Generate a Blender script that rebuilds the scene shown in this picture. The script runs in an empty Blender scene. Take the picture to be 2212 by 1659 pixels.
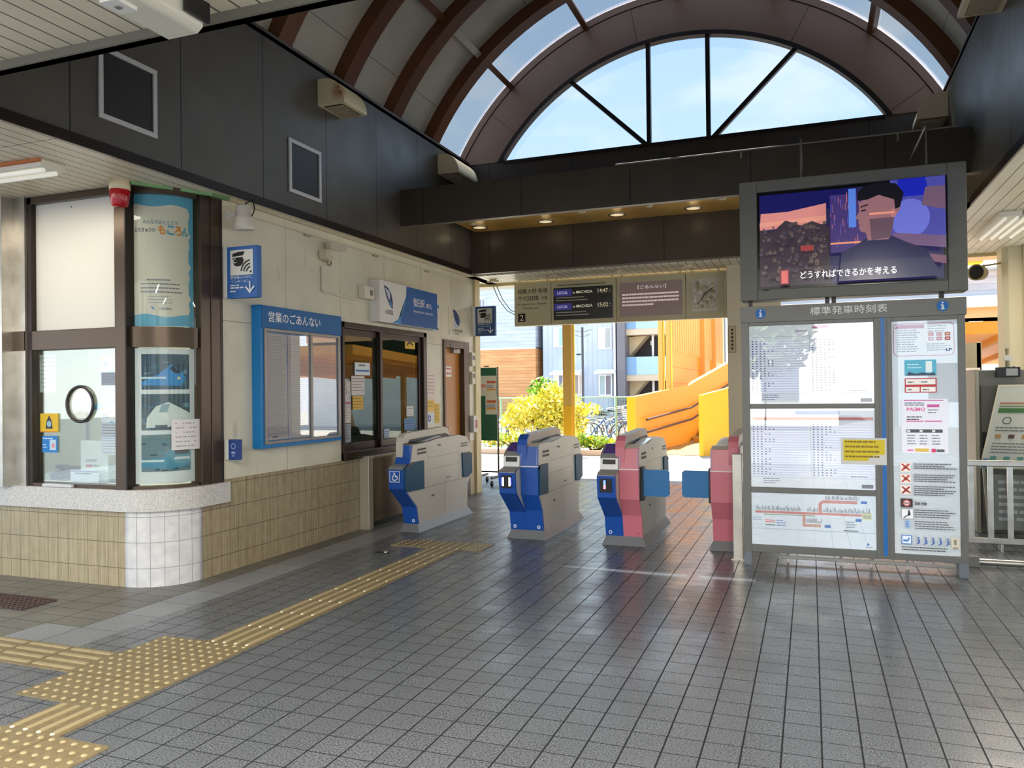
import bpy, bmesh, math, random
from mathutils import Vector, Matrix
random.seed(7)
S = bpy.context.scene
COL = S.collection
PI = math.pi

# ------------------------------------------------------------------ camera
cd = bpy.data.cameras.new('camera'); cam = bpy.data.objects.new('camera', cd); COL.objects.link(cam)
cd.sensor_width = 36.0; cd.lens = 36.0 * 1713.0 / 2212.0
cd.clip_start = 0.05; cd.clip_end = 400
cam.matrix_world = Matrix(((0.9358, 0.0138, 0.3522, 0.0), (0.3523, -0.0035, -0.9359, 0.0), (-0.0117, 0.9999, -0.0082, 1.5), (0, 0, 0, 1)))
S.camera = cam

# ------------------------------------------------------------------ sky, sun, exposure
S.view_settings.view_transform = 'Standard'; S.view_settings.look = 'None'
S.view_settings.exposure = 0.78; S.view_settings.gamma = 1.0; S.view_settings.use_curve_mapping = False
W = bpy.data.worlds.new('sky'); S.world = W; W.use_nodes = True
nt = W.node_tree; nt.nodes.clear()
out = nt.nodes.new('ShaderNodeOutputWorld'); bg = nt.nodes.new('ShaderNodeBackground')
tc = nt.nodes.new('ShaderNodeTexCoord'); sep = nt.nodes.new('ShaderNodeSeparateXYZ')
nt.links.new(tc.outputs['Generated'], sep.inputs[0])
ramp = nt.nodes.new('ShaderNodeValToRGB'); ramp.color_ramp.elements[0].position = 0.0; ramp.color_ramp.elements[1].position = 0.75
ramp.color_ramp.elements[0].color = (0.93, 0.96, 1.0, 1); ramp.color_ramp.elements[1].color = (0.26, 0.52, 0.95, 1)
e = ramp.color_ramp.elements.new(0.3); e.color = (0.62, 0.82, 1.0, 1)
nt.links.new(sep.outputs[2], ramp.inputs[0])
no = nt.nodes.new('ShaderNodeTexNoise'); no.inputs['Scale'].default_value = 5.0; no.inputs['Detail'].default_value = 7
mp = nt.nodes.new('ShaderNodeMapping'); mp.inputs['Scale'].default_value = (1, 1, 2.5)
nt.links.new(tc.outputs['Generated'], mp.inputs[0]); nt.links.new(mp.outputs[0], no.inputs[0])
cr = nt.nodes.new('ShaderNodeValToRGB'); cr.color_ramp.elements[0].position = 0.52; cr.color_ramp.elements[1].position = 0.78
nt.links.new(no.outputs[0], cr.inputs[0])
mx = nt.nodes.new('ShaderNodeMixRGB'); mx.inputs[2].default_value = (0.95, 0.98, 1.0, 1)
nt.links.new(cr.outputs[0], mx.inputs[0]); nt.links.new(ramp.outputs[0], mx.inputs[1])
nt.links.new(mx.outputs[0], bg.inputs[0]); bg.inputs[1].default_value = 1.9
nt.links.new(bg.outputs[0], out.inputs[0])
sd = bpy.data.lights.new('sun', 'SUN'); sun = bpy.data.objects.new('sun', sd); COL.objects.link(sun)
sd.energy = 13.0; sd.angle = 0.01; sd.color = (1.0, 0.95, 0.86)
sun.location = (-8, 12, 20)
sun.rotation_euler = Vector((0.10, -0.455, -1.0)).to_track_quat('-Z', 'Y').to_euler()
S.cycles.max_bounces = 8; S.cycles.diffuse_bounces = 5; S.cycles.glossy_bounces = 4
S.cycles.transmission_bounces = 6; S.cycles.transparent_max_bounces = 12
S.cycles.caustics_reflective = False; S.cycles.caustics_refractive = False
S.cycles.sample_clamp_indirect = 5.0

# ------------------------------------------------------------------ materials
def lin(c):
    r = []
    for v in c[:3]:
        v = v / 255.0
        r.append(v / 12.92 if v <= 0.04045 else ((v + 0.055) / 1.055) ** 2.4)
    return (r[0], r[1], r[2], 1.0)
_M = {}
def mat(c, rough=0.5, metal=0.0, emit=0.0, spec=0.5, coat=0.0):
    key = ('p', tuple(c), rough, metal, emit, spec, coat)
    if key in _M: return _M[key]
    m = bpy.data.materials.new('paint_%d_%d_%d' % tuple(c[:3])); m.use_nodes = True
    b = m.node_tree.nodes['Principled BSDF']
    b.inputs['Base Color'].default_value = lin(c); b.inputs['Roughness'].default_value = rough
    b.inputs['Metallic'].default_value = metal; b.inputs['Specular IOR Level'].default_value = spec
    if coat: b.inputs['Coat Weight'].default_value = coat; b.inputs['Coat Roughness'].default_value = 0.03
    if emit:
        b.inputs['Emission Color'].default_value = lin(c); b.inputs['Emission Strength'].default_value = emit
    _M[key] = m
    return m
class NT:
    def __init__(s, name):
        s.m = bpy.data.materials.new(name); s.m.use_nodes = True; s.t = s.m.node_tree
        s.b = s.t.nodes['Principled BSDF']
        g = s.t.nodes.new('ShaderNodeNewGeometry'); s.pos = g.outputs['Position']
        sp = s.t.nodes.new('ShaderNodeSeparateXYZ'); s.t.links.new(s.pos, sp.inputs[0]); s.xyz = sp.outputs
    def n(s, typ, **kw):
        q = s.t.nodes.new(typ)
        for k, v in kw.items(): setattr(q, k, v)
        return q
    def link(s, a, b): s.t.links.new(a, b)
    def math(s, op, a, b=None, c=None):
        q = s.t.nodes.new('ShaderNodeMath'); q.operation = op
        for i, v in enumerate((a, b, c)):
            if v is None: continue
            if isinstance(v, (int, float)): q.inputs[i].default_value = v
            else: s.link(v, q.inputs[i])
        return q.outputs[0]
    def lines(s, axis, pitch, off, width):
        t = s.math('FRACT', s.math('DIVIDE', s.math('SUBTRACT', s.xyz[axis], off), pitch))
        d = s.math('MULTIPLY', s.math('MINIMUM', t, s.math('SUBTRACT', 1.0, t)), pitch)
        return s.math('LESS_THAN', d, width / 2)
    def noise(s, scale, detail=3, vec=None, stretch=None):
        q = s.n('ShaderNodeTexNoise'); q.inputs['Scale'].default_value = scale; q.inputs['Detail'].default_value = detail
        if stretch:
            m = s.n('ShaderNodeMapping'); m.inputs['Scale'].default_value = stretch
            s.link(s.pos, m.inputs[0]); s.link(m.outputs[0], q.inputs['Vector'])
        else: s.link(vec or s.pos, q.inputs['Vector'])
        return q.outputs[0]
    def mix(s, f, a, b):
        q = s.n('ShaderNodeMixRGB')
        for i, v in enumerate((f, a, b)):
            if isinstance(v, (int, float)): q.inputs[i].default_value = v
            elif isinstance(v, tuple): q.inputs[i].default_value = v
            else: s.link(v, q.inputs[i])
        return q.outputs[0]
    def rng(s, v, a, b, c, d):
        q = s.n('ShaderNodeMapRange'); s.link(v, q.inputs[0])
        for i, x in enumerate((a, b, c, d)): q.inputs[i + 1].default_value = x
        return q.outputs[0]
    def col(s, c): s.link(c, s.b.inputs['Base Color']); return s
    def rough(s, r):
        if isinstance(r, (int, float)): s.b.inputs['Roughness'].default_value = r
        else: s.link(r, s.b.inputs['Roughness'])
        return s
    def bump(s, h, strength=0.4, dist=0.003):
        q = s.n('ShaderNodeBump'); q.inputs['Strength'].default_value = strength; q.inputs['Distance'].default_value = dist
        s.link(h, q.inputs['Height']); s.link(q.outputs[0], s.b.inputs['Normal'])

def floor_mat(name, c1, c2, joint, pitch, offx, offy, r0, r1):
    k = NT(name)
    m = k.math('MAXIMUM', k.lines(0, pitch[0], offx, 0.0075), k.math('MULTIPLY', k.lines(1, pitch[1], offy, 0.006), 0.88))
    fx = k.math('FLOOR', k.math('DIVIDE', k.math('SUBTRACT', k.xyz[0], offx), pitch[0]))
    fy = k.math('FLOOR', k.math('DIVIDE', k.math('SUBTRACT', k.xyz[1], offy), pitch[1]))
    cb = k.n('ShaderNodeCombineXYZ'); k.link(fx, cb.inputs[0]); k.link(fy, cb.inputs[1])
    wn = k.n('ShaderNodeTexWhiteNoise'); k.link(cb.outputs[0], wn.inputs[0])
    sp = k.rng(k.noise(130, 5), 0.36, 0.64, 0, 1)
    base = k.mix(sp, lin(c1), lin(c2))
    hsv = k.n('ShaderNodeHueSaturation'); k.link(base, hsv.inputs['Color'])
    k.link(k.rng(wn.outputs[0], 0, 1, 0.95, 1.05), hsv.inputs['Value'])
    big = k.rng(k.noise(0.9, 4), 0.3, 0.7, 0.88, 1.08)
    h2 = k.n('ShaderNodeHueSaturation'); k.link(hsv.outputs[0], h2.inputs['Color']); k.link(big, h2.inputs['Value'])
    k.col(k.mix(m, h2.outputs[0], lin(joint)))
    k.rough(k.math('ADD', k.rng(k.noise(3.0, 5), 0.3, 0.7, r0, r1), k.math('MULTIPLY', m, 0.4)))
    k.bump(k.math('ADD', k.math('MULTIPLY', m, -1.0), k.math('MULTIPLY', sp, 0.06)), 0.6, 0.003)
    return k.m
M_FLOOR = floor_mat('granite_floor_tile', (66, 69, 74), (136, 140, 146), (26, 28, 32), (0.1553, 0.157), -0.132, 3.914, 0.20, 0.36)
M_FLIGHT = floor_mat('light_granite_slab', (118, 121, 124), (168, 170, 172), (92, 94, 96), (0.33, 0.33), -4.11, 3.83, 0.35, 0.5)
M_FDARK = floor_mat('brown_grey_tile', (92, 89, 84), (136, 132, 124), (62, 60, 57), (0.31, 0.157), -4.44, 3.83, 0.35, 0.5)
def slat_mat():
    k = NT('white_slat_ceiling')
    m = k.lines(0, 0.107, 0.0, 0.010)
    c = k.mix(k.rng(k.noise(1.2, 5), 0.35, 0.7, 0, 1), lin((238, 229, 206)), lin((220, 209, 182)))
    j = k.lines(1, 2.7, 1.0, 0.008)
    mm = k.math('MAXIMUM', m, j)
    k.col(k.mix(mm, c, lin((96, 92, 82)))).rough(0.38); k.bump(k.math('MULTIPLY', mm, -1.0), 0.6, 0.006)
    return k.m
M_SLAT = slat_mat()
def panel_mat(name, c1, c2, joint, axis, pitch, off, zj=None, rough=0.4, width=0.006, metal=0.0, spots=None):
    k = NT(name)
    m = k.lines(axis, pitch, off, width)
    if zj is not None: m = k.math('MAXIMUM', m, k.math('LESS_THAN', k.math('ABSOLUTE', k.math('SUBTRACT', k.xyz[2], zj)), 0.003))
    c = k.mix(k.rng(k.noise(2.2, 6), 0.35, 0.7, 0, 1), lin(c1), lin(c2))
    if spots:
        c = k.mix(k.rng(k.noise(9, 3, stretch=(1, 1, 0.25)), 0.66, 0.74, 0, 0.6), c, lin(spots))
    k.col(k.mix(m, c, lin(joint))); k.rough(k.rng(k.noise(1.5, 4), 0.3, 0.7, rough - 0.07, rough + 0.1))
    k.b.inputs['Metallic'].default_value = metal
    k.bump(k.math('MULTIPLY', m, -1.0), 0.5, 0.004)
    return k.m
M_WALL = panel_mat('cream_steel_panel', (228, 222, 201), (212, 207, 186), (152, 146, 128), 1, 0.928, 5.333, 2.12, 0.42, spots=(186, 184, 172))
M_FASCIA = panel_mat('charcoal_metal_panel', (102, 98, 91), (94, 90, 84), (30, 29, 28), 1, 0.975, 3.805, None, 0.34, 0.010, metal=0.25)
M_BEAM = panel_mat('dark_brown_metal_panel', (76, 66, 56), (70, 60, 50), (24, 20, 16), 0, 1.22, -4.19, None, 0.38, 0.010)
def tile_mat(name, c1, c2, joint, axis, pitch, offa, ribs=True):
    k = NT(name)
    m = k.math('MAXIMUM', k.lines(axis, pitch, offa, 0.004), k.lines(2, 0.2, 0.145, 0.005))
    c = k.mix(k.rng(k.noise(14, 4), 0.3, 0.7, 0, 1), lin(c1), lin(c2))
    if ribs:
        st = [1, 1, 0.02]; st[axis] = 1.0
        c = k.mix(k.rng(k.noise(160, 1, stretch=tuple(st)), 0.4, 0.65, 0, 0.7), c, lin(tuple(int(v * 0.84) for v in c2)))
    k.col(k.mix(m, c, lin(joint))).rough(0.34)
    k.bump(k.math('MULTIPLY', m, -1.0), 0.6, 0.003)
    return k.m
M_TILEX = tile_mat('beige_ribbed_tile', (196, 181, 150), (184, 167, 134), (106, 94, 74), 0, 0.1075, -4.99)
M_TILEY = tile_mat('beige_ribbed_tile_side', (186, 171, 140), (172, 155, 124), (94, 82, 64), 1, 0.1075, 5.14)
M_TILEW = tile_mat('white_stone_tile', (236, 233, 232), (216, 214, 216), (170, 168, 168), 2, 0.2, 0.145, False)
def speck_mat(name, c1, c2, scale, rough):
    k = NT(name); k.col(k.mix(k.rng(k.noise(scale, 3), 0.35, 0.65, 0, 1), lin(c1), lin(c2))).rough(rough); return k.m
M_GRANITE = speck_mat('pale_granite', (228, 225, 220), (190, 187, 184), 90, 0.25)
M_TACT = speck_mat('ochre_tactile_tile', (150, 133, 98), (134, 117, 83), 40, 0.5)
M_CREAM = speck_mat('cream_paint', (222, 206, 160), (210, 190, 140), 3, 0.45)
M_BRONZE = mat((84, 70, 58), 0.30, 0.6)
M_BRONZED = mat((46, 37, 32), 0.35, 0.4)
M_STEEL = speck_mat('stainless_steel', (196, 192, 184), (178, 174, 166), 8, 0.3)
M_STEEL.node_tree.nodes['Principled BSDF'].inputs['Metallic'].default_value = 0.85
M_VAULT = panel_mat('grey_vault_panel', (206, 201, 188), (192, 187, 174), (140, 136, 126), 1, 50, 0, None, 0.6)
M_RIB = mat((104, 62, 34), 0.5)
M_BAND = mat((146, 112, 90), 0.36, 0.1)
M_GOLD = speck_mat('warm_lit_soffit', (246, 206, 120), (222, 172, 88), 2, 0.32)  # gold base colour stands in for warm light reflected from the yellow stair
M_GOLD.node_tree.nodes['Principled BSDF'].inputs['Metallic'].default_value = 0.2
M_WHITE = mat((236, 234, 228), 0.4)
M_BEIGE = mat((226, 212, 178), 0.45)
M_BLACK = mat((16, 16, 17), 0.4)
M_GREY = mat((122, 121, 118), 0.42)
M_DGREY = mat((86, 88, 90), 0.4)
def glass_mat(name, tint, gloss_col=(1, 1, 1), f0=0.06, rough=0.0, dust=0.0, f1=0.45):
    m = bpy.data.materials.new(name); m.use_nodes = True; t = m.node_tree; t.nodes.clear()
    o = t.nodes.new('ShaderNodeOutputMaterial'); tr = t.nodes.new('ShaderNodeBsdfTransparent'); gl = t.nodes.new('ShaderNodeBsdfGlossy')
    tr.inputs[0].default_value = (tint[0], tint[1], tint[2], 1); gl.inputs['Roughness'].default_value = rough
    gl.inputs[0].default_value = (gloss_col[0], gloss_col[1], gloss_col[2], 1)
    fr = t.nodes.new('ShaderNodeLayerWeight'); fr.inputs[0].default_value = 0.35
    mr = t.nodes.new('ShaderNodeMapRange'); t.links.new(fr.outputs['Fresnel'], mr.inputs[0]); mr.inputs[3].default_value = f0; mr.inputs[4].default_value = f1
    mi = t.nodes.new('ShaderNodeMixShader'); t.links.new(mr.outputs[0], mi.inputs[0]); t.links.new(tr.outputs[0], mi.inputs[1]); t.links.new(gl.outputs[0], mi.inputs[2])
    last = mi.outputs[0]
    if dust:
        df = t.nodes.new('ShaderNodeBsdfTranslucent'); df.inputs[0].default_value = (0.85, 0.9, 0.95, 1)
        m2 = t.nodes.new('ShaderNodeMixShader'); m2.inputs[0].default_value = dust
        t.links.new(last, m2.inputs[1]); t.links.new(df.outputs[0], m2.inputs[2]); last = m2.outputs[0]
    t.links.new(last, o.inputs[0])
    return m
G_CLEAR = glass_mat('clear_glass', (0.93, 0.96, 0.94), f0=0.01, f1=0.35)
G_DARK = glass_mat('office_glass', (0.58, 0.64, 0.60), f0=0.02, f1=0.22)
G_BOARD = glass_mat('board_glass', (0.95, 0.97, 0.98), f0=0.10)
G_CASE = glass_mat('case_glass', (0.95, 0.96, 0.97), f0=0.02, f1=0.30)
G_ROOF = glass_mat('roof_glass', (0.28, 0.305, 0.33), f0=0.03)
G_ARCH = glass_mat('dusty_arch_glass', (0.27, 0.305, 0.345), f0=0.03, dust=0.025)

# ------------------------------------------------------------------ mesh builder
class MB:
    def __init__(s, org=(0, 0, 0)):
        s.v = []; s.f = []; s.mi = []; s.sm = []; s.mats = []; s.o = Vector(org)
    def m(s, mt):
        if mt not in s.mats: s.mats.append(mt)
        return s.mats.index(mt)
    def add(s, vs, fs, mt, smooth=False):
        b = len(s.v); k = s.m(mt)
        for p in vs: s.v.append(Vector(p) - s.o)
        for f in fs:
            s.f.append([b + i for i in f]); s.mi.append(k); s.sm.append(smooth)
        return s
    def box(s, x0, x1, y0, y1, z0, z1, mt):
        if x0 > x1: x0, x1 = x1, x0
        if y0 > y1: y0, y1 = y1, y0
        if z0 > z1: z0, z1 = z1, z0
        vs = [(x0, y0, z0), (x1, y0, z0), (x1, y1, z0), (x0, y1, z0), (x0, y0, z1), (x1, y0, z1), (x1, y1, z1), (x0, y1, z1)]
        return s.add(vs, [(0, 3, 2, 1), (4, 5, 6, 7), (0, 1, 5, 4), (1, 2, 6, 5), (2, 3, 7, 6), (3, 0, 4, 7)], mt)
    def bar(s, p0, p1, w, h, mt, up=(0, 0, 1)):
        p0 = Vector(p0); p1 = Vector(p1); d = (p1 - p0).normalized(); u = Vector(up)
        if abs(d.dot(u)) > 0.98: u = Vector((1, 0, 0))
        a = d.cross(u).normalized() * w / 2; b = a.cross(d).normalized() * h / 2
        vs = [p0 - a - b, p0 + a - b, p0 + a + b, p0 - a + b, p1 - a - b, p1 + a - b, p1 + a + b, p1 - a + b]
        return s.add(vs, [(0, 3, 2, 1), (4, 5, 6, 7), (0, 1, 5, 4), (1, 2, 6, 5), (2, 3, 7, 6), (3, 0, 4, 7)], mt)
    def prism(s, pts, axis, a, b, mt, smooth=False, capmt=None):
        """2D outline extruded along an axis: axis 0 -> pts are (y,z), 1 -> (x,z), 2 -> (x,y)"""
        def P(p, t):
            return ((t, p[0], p[1]), (p[0], t, p[1]), (p[0], p[1], t))[axis]
        n = len(pts)
        s.add([P(p, a) for p in pts] + [P(p, b) for p in pts], [(i, (i + 1) % n, n + (i + 1) % n, n + i) for i in range(n)], mt, smooth)
        s.add([P(p, a) for p in pts], [tuple(range(n - 1, -1, -1))], capmt or mt)
        s.add([P(p, b) for p in pts], [tuple(range(n))], capmt or mt)
        return s
    def ribbon(s, pts, axis, a, b, mt, smooth=False):
        def P(p, t):
            return ((t, p[0], p[1]), (p[0], t, p[1]), (p[0], p[1], t))[axis]
        n = len(pts)
        return s.add([P(p, a) for p in pts] + [P(p, b) for p in pts], [(i, i + 1, n + i + 1, n + i) for i in range(n - 1)], mt, smooth)
    def tube(s, path, r, mt, n=10, caps=True, smooth=True):
        path = [Vector(p) for p in path]; rings = []
        rr = r if isinstance(r, (list, tuple)) else [r] * len(path)
        prev = None
        for i, p in enumerate(path):
            d = (path[min(i + 1, len(path) - 1)] - path[max(i - 1, 0)]).normalized()
            u = prev if prev is not None else (Vector((0, 0, 1)) if abs(d.z) < 0.9 else Vector((1, 0, 0)))
            a = d.cross(u).normalized(); b = a.cross(d).normalized(); prev = b
            rings.append([p + (a * math.cos(2 * PI * k / n) + b * math.sin(2 * PI * k / n)) * rr[i] for k in range(n)])
        vs = [q for g in rings for q in g]; fs = []
        for i in range(len(path) - 1):
            for k in range(n): fs.append((i * n + k, i * n + (k + 1) % n, (i + 1) * n + (k + 1) % n, (i + 1) * n + k))
        s.add(vs, fs, mt, smooth)
        if caps:
            s.add(rings[0], [tuple(range(n - 1, -1, -1))], mt); s.add(rings[-1], [tuple(range(n))], mt)
        return s
    def lathe(s, base, prof, mt, n=20, axis=(0, 0, 1), smooth=True):
        ax = Vector(axis).normalized(); u = Vector((1, 0, 0)) if abs(ax.x) < 0.9 else Vector((0, 1, 0))
        a = ax.cross(u).normalized(); b = ax.cross(a).normalized(); base = Vector(base)
        vs = []; fs = []
        for (r, z) in prof:
            for k in range(n): vs.append(base + ax * z + (a * math.cos(2 * PI * k / n) + b * math.sin(2 * PI * k / n)) * max(r, 1e-4))
        for i in range(len(prof) - 1):
            for k in range(n): fs.append((i * n + k, i * n + (k + 1) % n, (i + 1) * n + (k + 1) % n, (i + 1) * n + k))
        return s.add(vs, fs, mt, smooth)
    def ring(s, c, R, r, mt, axis=(0, 1, 0), n=28, k=8):
        ax = Vector(axis).normalized(); u = Vector((0, 0, 1)) if abs(ax.z) < 0.9 else Vector((1, 0, 0))
        a = ax.cross(u).normalized(); b = ax.cross(a).normalized(); c = Vector(c); vs = []; fs = []
        for i in range(n):
            d = a * math.cos(2 * PI * i / n) + b * math.sin(2 * PI * i / n)
            for j in range(k): vs.append(c + d * (R + r * math.cos(2 * PI * j / k)) + ax * r * math.sin(2 * PI * j / k))
        for i in range(n):
            for j in range(k): fs.append((i * k + j, ((i + 1) % n) * k + j, ((i + 1) % n) * k + (j + 1) % k, i * k + (j + 1) % k))
        return s.add(vs, fs, mt, True)
    def build(s, name, parent=None, bevel=0.0, seg=2):
        me = bpy.data.meshes.new(name); me.from_pydata([tuple(v) for v in s.v], [], s.f)
        for mt in s.mats: me.materials.append(mt)
        me.polygons.foreach_set('material_index', s.mi); me.polygons.foreach_set('use_smooth', s.sm); me.update()
        bm = bmesh.new(); bm.from_mesh(me); bmesh.ops.recalc_face_normals(bm, faces=bm.faces) if not getattr(s, 'keep', False) else None
        bm.to_mesh(me); bm.free()
        o = bpy.data.objects.new(name, me); COL.objects.link(o)
        if parent: o.parent = parent
        else: o.location = s.o
        if bevel:
            b = o.modifiers.new('edge', 'BEVEL'); b.width = bevel; b.segments = seg; b.limit_method = 'ANGLE'; b.angle_limit = 0.6
        return o

def thing(name, label, cat, loc=(0, 0, 0), group=None):
    o = bpy.data.objects.new(name, None); o.empty_display_size = 0.1; COL.objects.link(o); o.location = loc
    o['label'] = label; o['category'] = cat
    if group: o['group'] = group
    return o
def tag(o, label, cat, group=None, kind=None):
    o['label'] = label; o['category'] = cat
    if group: o['group'] = group
    if kind: o['kind'] = kind
    return o
def struct(o, label=None, cat=None):
    o['kind'] = 'structure'
    if label: o['label'] = label
    if cat: o['category'] = cat
    return o
def dup(root, loc, label=None, group=None):
    r = root.copy(); COL.objects.link(r); r.location = loc
    if label: r['label'] = label
    if group: r['group'] = group
    for ch in list(root.children):
        c = ch.copy(); COL.objects.link(c); c.parent = r
        for g in list(ch.children):
            d = g.copy(); COL.objects.link(d); d.parent = c
    return r

# ------------------------------------------------------------------ flat printed graphics
_T = {}
def text_mesh(txt, bold=0.0):
    k = (txt, bold)
    if k in _T: return _T[k]
    cu = bpy.data.curves.new('lettering', 'FONT'); cu.body = txt; cu.size = 1.0; cu.resolution_u = 3; cu.offset = bold
    ob = bpy.data.objects.new('lettering', cu); COL.objects.link(ob)
    dg = bpy.context.evaluated_depsgraph_get(); ev = ob.evaluated_get(dg); me = ev.to_mesh()
    vs = [(v.co.x, v.co.y) for v in me.vertices]; fs = [tuple(p.vertices) for p in me.polygons]
    ev.to_mesh_clear(); bpy.data.objects.remove(ob); bpy.data.curves.remove(cu)
    if vs:
        x0 = min(v[0] for v in vs); x1 = max(v[0] for v in vs); y0 = min(v[1] for v in vs); y1 = max(v[1] for v in vs)
    else: x0 = y0 = 0; x1 = y1 = 1
    _T[k] = (vs, fs, x0, x1, y0, y1)
    return _T[k]
class Print:
    """flat print on a plane: origin o, right vector ux, up vector uy; every layer lies a little in front of the last"""
    def __init__(s, mb, o, ux, uy, step=0.0007, emit=0.0, rough=0.55, coat=0.0):
        s.mb = mb; s.o = Vector(o); s.ux = Vector(ux).normalized(); s.uy = Vector(uy).normalized(); s.n = s.ux.cross(s.uy)
        s.k = 1; s.step = step; s.emit = emit; s.rough = rough; s.bend = None; s.coat = coat
    def mt(s, c): return c if not isinstance(c, tuple) else mat(c, s.rough, 0.0, s.emit, coat=s.coat)
    def P(s, x, y):
        if s.bend: return s.bend(x, y, s.k * s.step)
        return s.o + s.ux * x + s.uy * y + s.n * (s.k * s.step)
    def poly(s, pts, c, keep=False):
        if s.bend and max(q[0] for q in pts) - min(q[0] for q in pts) > 0.02:
            x0 = min(q[0] for q in pts); x1 = max(q[0] for q in pts); n = max(1, int((x1 - x0) / 0.015))
            for i in range(n):
                cur = list(pts)
                for lim, sg in ((x0 + (x1 - x0) * i / n, 1), (x0 + (x1 - x0) * (i + 1) / n, -1)):
                    nxt = []
                    for a, b in zip(cur, cur[1:] + cur[:1]):
                        ia = (a[0] - lim) * sg >= 0; ib = (b[0] - lim) * sg >= 0
                        if ia: nxt.append(a)
                        if ia != ib: k = (lim - a[0]) / (b[0] - a[0]); nxt.append((lim, a[1] + (b[1] - a[1]) * k))
                    cur = nxt
                    if not cur: break
                if len(cur) > 2: s.mb.add([s.P(*q) for q in cur], [tuple(range(len(cur)))], s.mt(c))
            if not keep: s.k += 1
            return s
        pts = [s.P(*p) for p in pts]
        s.mb.add(pts, [tuple(range(len(pts)))], s.mt(c))
        if not keep: s.k += 1
        return s
    def rect(s, x, y, w, h, c, keep=False):
        if s.bend and w > 0.05:
            n = max(1, int(w / 0.04)); b = len(s.mb.v)
            vs = []
            for i in range(n + 1): vs += [s.P(x + w * i / n, y), s.P(x + w * i / n, y + h)]
            s.mb.add(vs, [(2 * i, 2 * i + 2, 2 * i + 3, 2 * i + 1) for i in range(n)], s.mt(c), True)
            if not keep: s.k += 1
            return s
        return s.poly([(x, y), (x + w, y), (x + w, y + h), (x, y + h)], c, keep)
    def rrect(s, x, y, w, h, r, c):
        pts = []
        for cx, cy, a0 in ((x + w - r, y + r, -90), (x + w - r, y + h - r, 0), (x + r, y + h - r, 90), (x + r, y + r, 180)):
            for i in range(5):
                a = math.radians(a0 + 90 * i / 4); pts.append((cx + r * math.cos(a), cy + r * math.sin(a)))
        return s.poly(pts, c)
    def circ(s, cx, cy, r, c, ry=None, n=24):
        ry = ry or r
        return s.poly([(cx + r * math.cos(2 * PI * i / n), cy + ry * math.sin(2 * PI * i / n)) for i in range(n)], c)
    def arc(s, cx, cy, r0, r1, a0, a1, c, n=14):
        vs = []
        for i in range(n + 1):
            a = math.radians(a0 + (a1 - a0) * i / n)
            vs += [s.P(cx + r0 * math.cos(a), cy + r0 * math.sin(a)), s.P(cx + r1 * math.cos(a), cy + r1 * math.sin(a))]
        s.mb.add(vs, [(2 * i, 2 * i + 1, 2 * i + 3, 2 * i + 2) for i in range(n)], s.mt(c)); s.k += 1
        return s
    def text(s, txt, x, y, w, h, c, bold=0.012):
        vs, fs, x0, x1, y0, y1 = text_mesh(txt, bold)
        sx = w / max(1e-6, x1 - x0); sy = h / max(1e-6, y1 - y0)
        s.mb.add([s.P(x + (v[0] - x0) * sx, y + (v[1] - y0) * sy) for v in vs], fs, s.mt(c)); s.k += 1
        return s
    def lines(s, x, y, w, n, dy, th, c, ragged=0.25, word=0.03):
        """n rows of small print, first row at height y and going down"""
        rg = random.Random(int(x * 977 + y * 1711 + n * 13 + w * 501))
        for i in range(n):
            xx = x; end = x + w * (1 - ragged * rg.random())
            while xx < end - word * 0.3:
                ww = min(word * (0.5 + rg.random()), end - xx)
                s.rect(xx, y - i * dy, ww * 0.86, th, c, True); xx += ww
        s.k += 1
        return s
def sheet(name, o, ux, uy, w, h, base, thick=0.003, parent=None, org=None, edge=None, coat=0.0, emit=0.0, rough=0.55):
    """a sheet or box with a printed front; returns (builder, print)"""
    o = Vector(o); ux = Vector(ux).normalized(); uy = Vector(uy).normalized(); n = ux.cross(uy)
    mb = MB(org if org is not None else (o + ux * w / 2)); mb.keep = False
    q = [o, o + ux * w, o + ux * w + uy * h, o + uy * h]; r = [p - n * thick for p in q]
    bm_ = base if not isinstance(base, tuple) else mat(base, rough, 0, emit, coat=coat)
    em = bm_ if edge is None else (edge if not isinstance(edge, tuple) else mat(edge, 0.45))
    mb.add(q, [(0, 1, 2, 3)], bm_)
    mb.add(q + r, [(4, 7, 6, 5), (0, 4, 5, 1), (1, 5, 6, 2), (2, 6, 7, 3), (3, 7, 4, 0)], em)
    return mb, Print(mb, o, ux, uy, emit=emit, coat=coat, rough=rough)
Xp = (1, 0, 0); Yp = (0, 1, 0); Zp = (0, 0, 1)
WX = -4.63
INK = (52, 54, 60)

# ================================================================== SETTING
def part_floor():
    xs = [-14, -4.78, -4.75, -4.44, -4.11, 7.0]; ys = [-6, 2.85, 3.18, 3.5, 3.83, 12.6]
    mb = MB()
    for i in range(len(xs) - 1):
        for j in range(len(ys) - 1):
            cx = (xs[i] + xs[i + 1]) / 2; cy = (ys[j] + ys[j + 1]) / 2
            m = M_FLOOR
            if cx < -4.11:
                if 2.85 < cy < 3.18 and -4.78 < cx < -4.44: m = M_FLIGHT
                if 3.5 < cy < 3.83: m = M_FLIGHT if cx > -4.75 else M_FDARK
                if cy > 3.83: m = M_FLIGHT if cx > -4.44 else M_FDARK
            mb.add([(xs[i], ys[j], 0), (xs[i + 1], ys[j], 0), (xs[i + 1], ys[j + 1], 0), (xs[i], ys[j + 1], 0)], [(0, 1, 2, 3)], m)
    mb.box(-14, 7, -6, 12.6, -0.25, -0.001, mat((90, 90, 90)))
    struct(mb.build('floor'))
part_floor()
M_PAVE = speck_mat('sunlit_concrete', (176, 170, 158), (160, 154, 142), 6, 0.8)
M_ASPH = speck_mat('asphalt', (104, 104, 106), (84, 84, 86), 40, 0.9)
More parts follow.
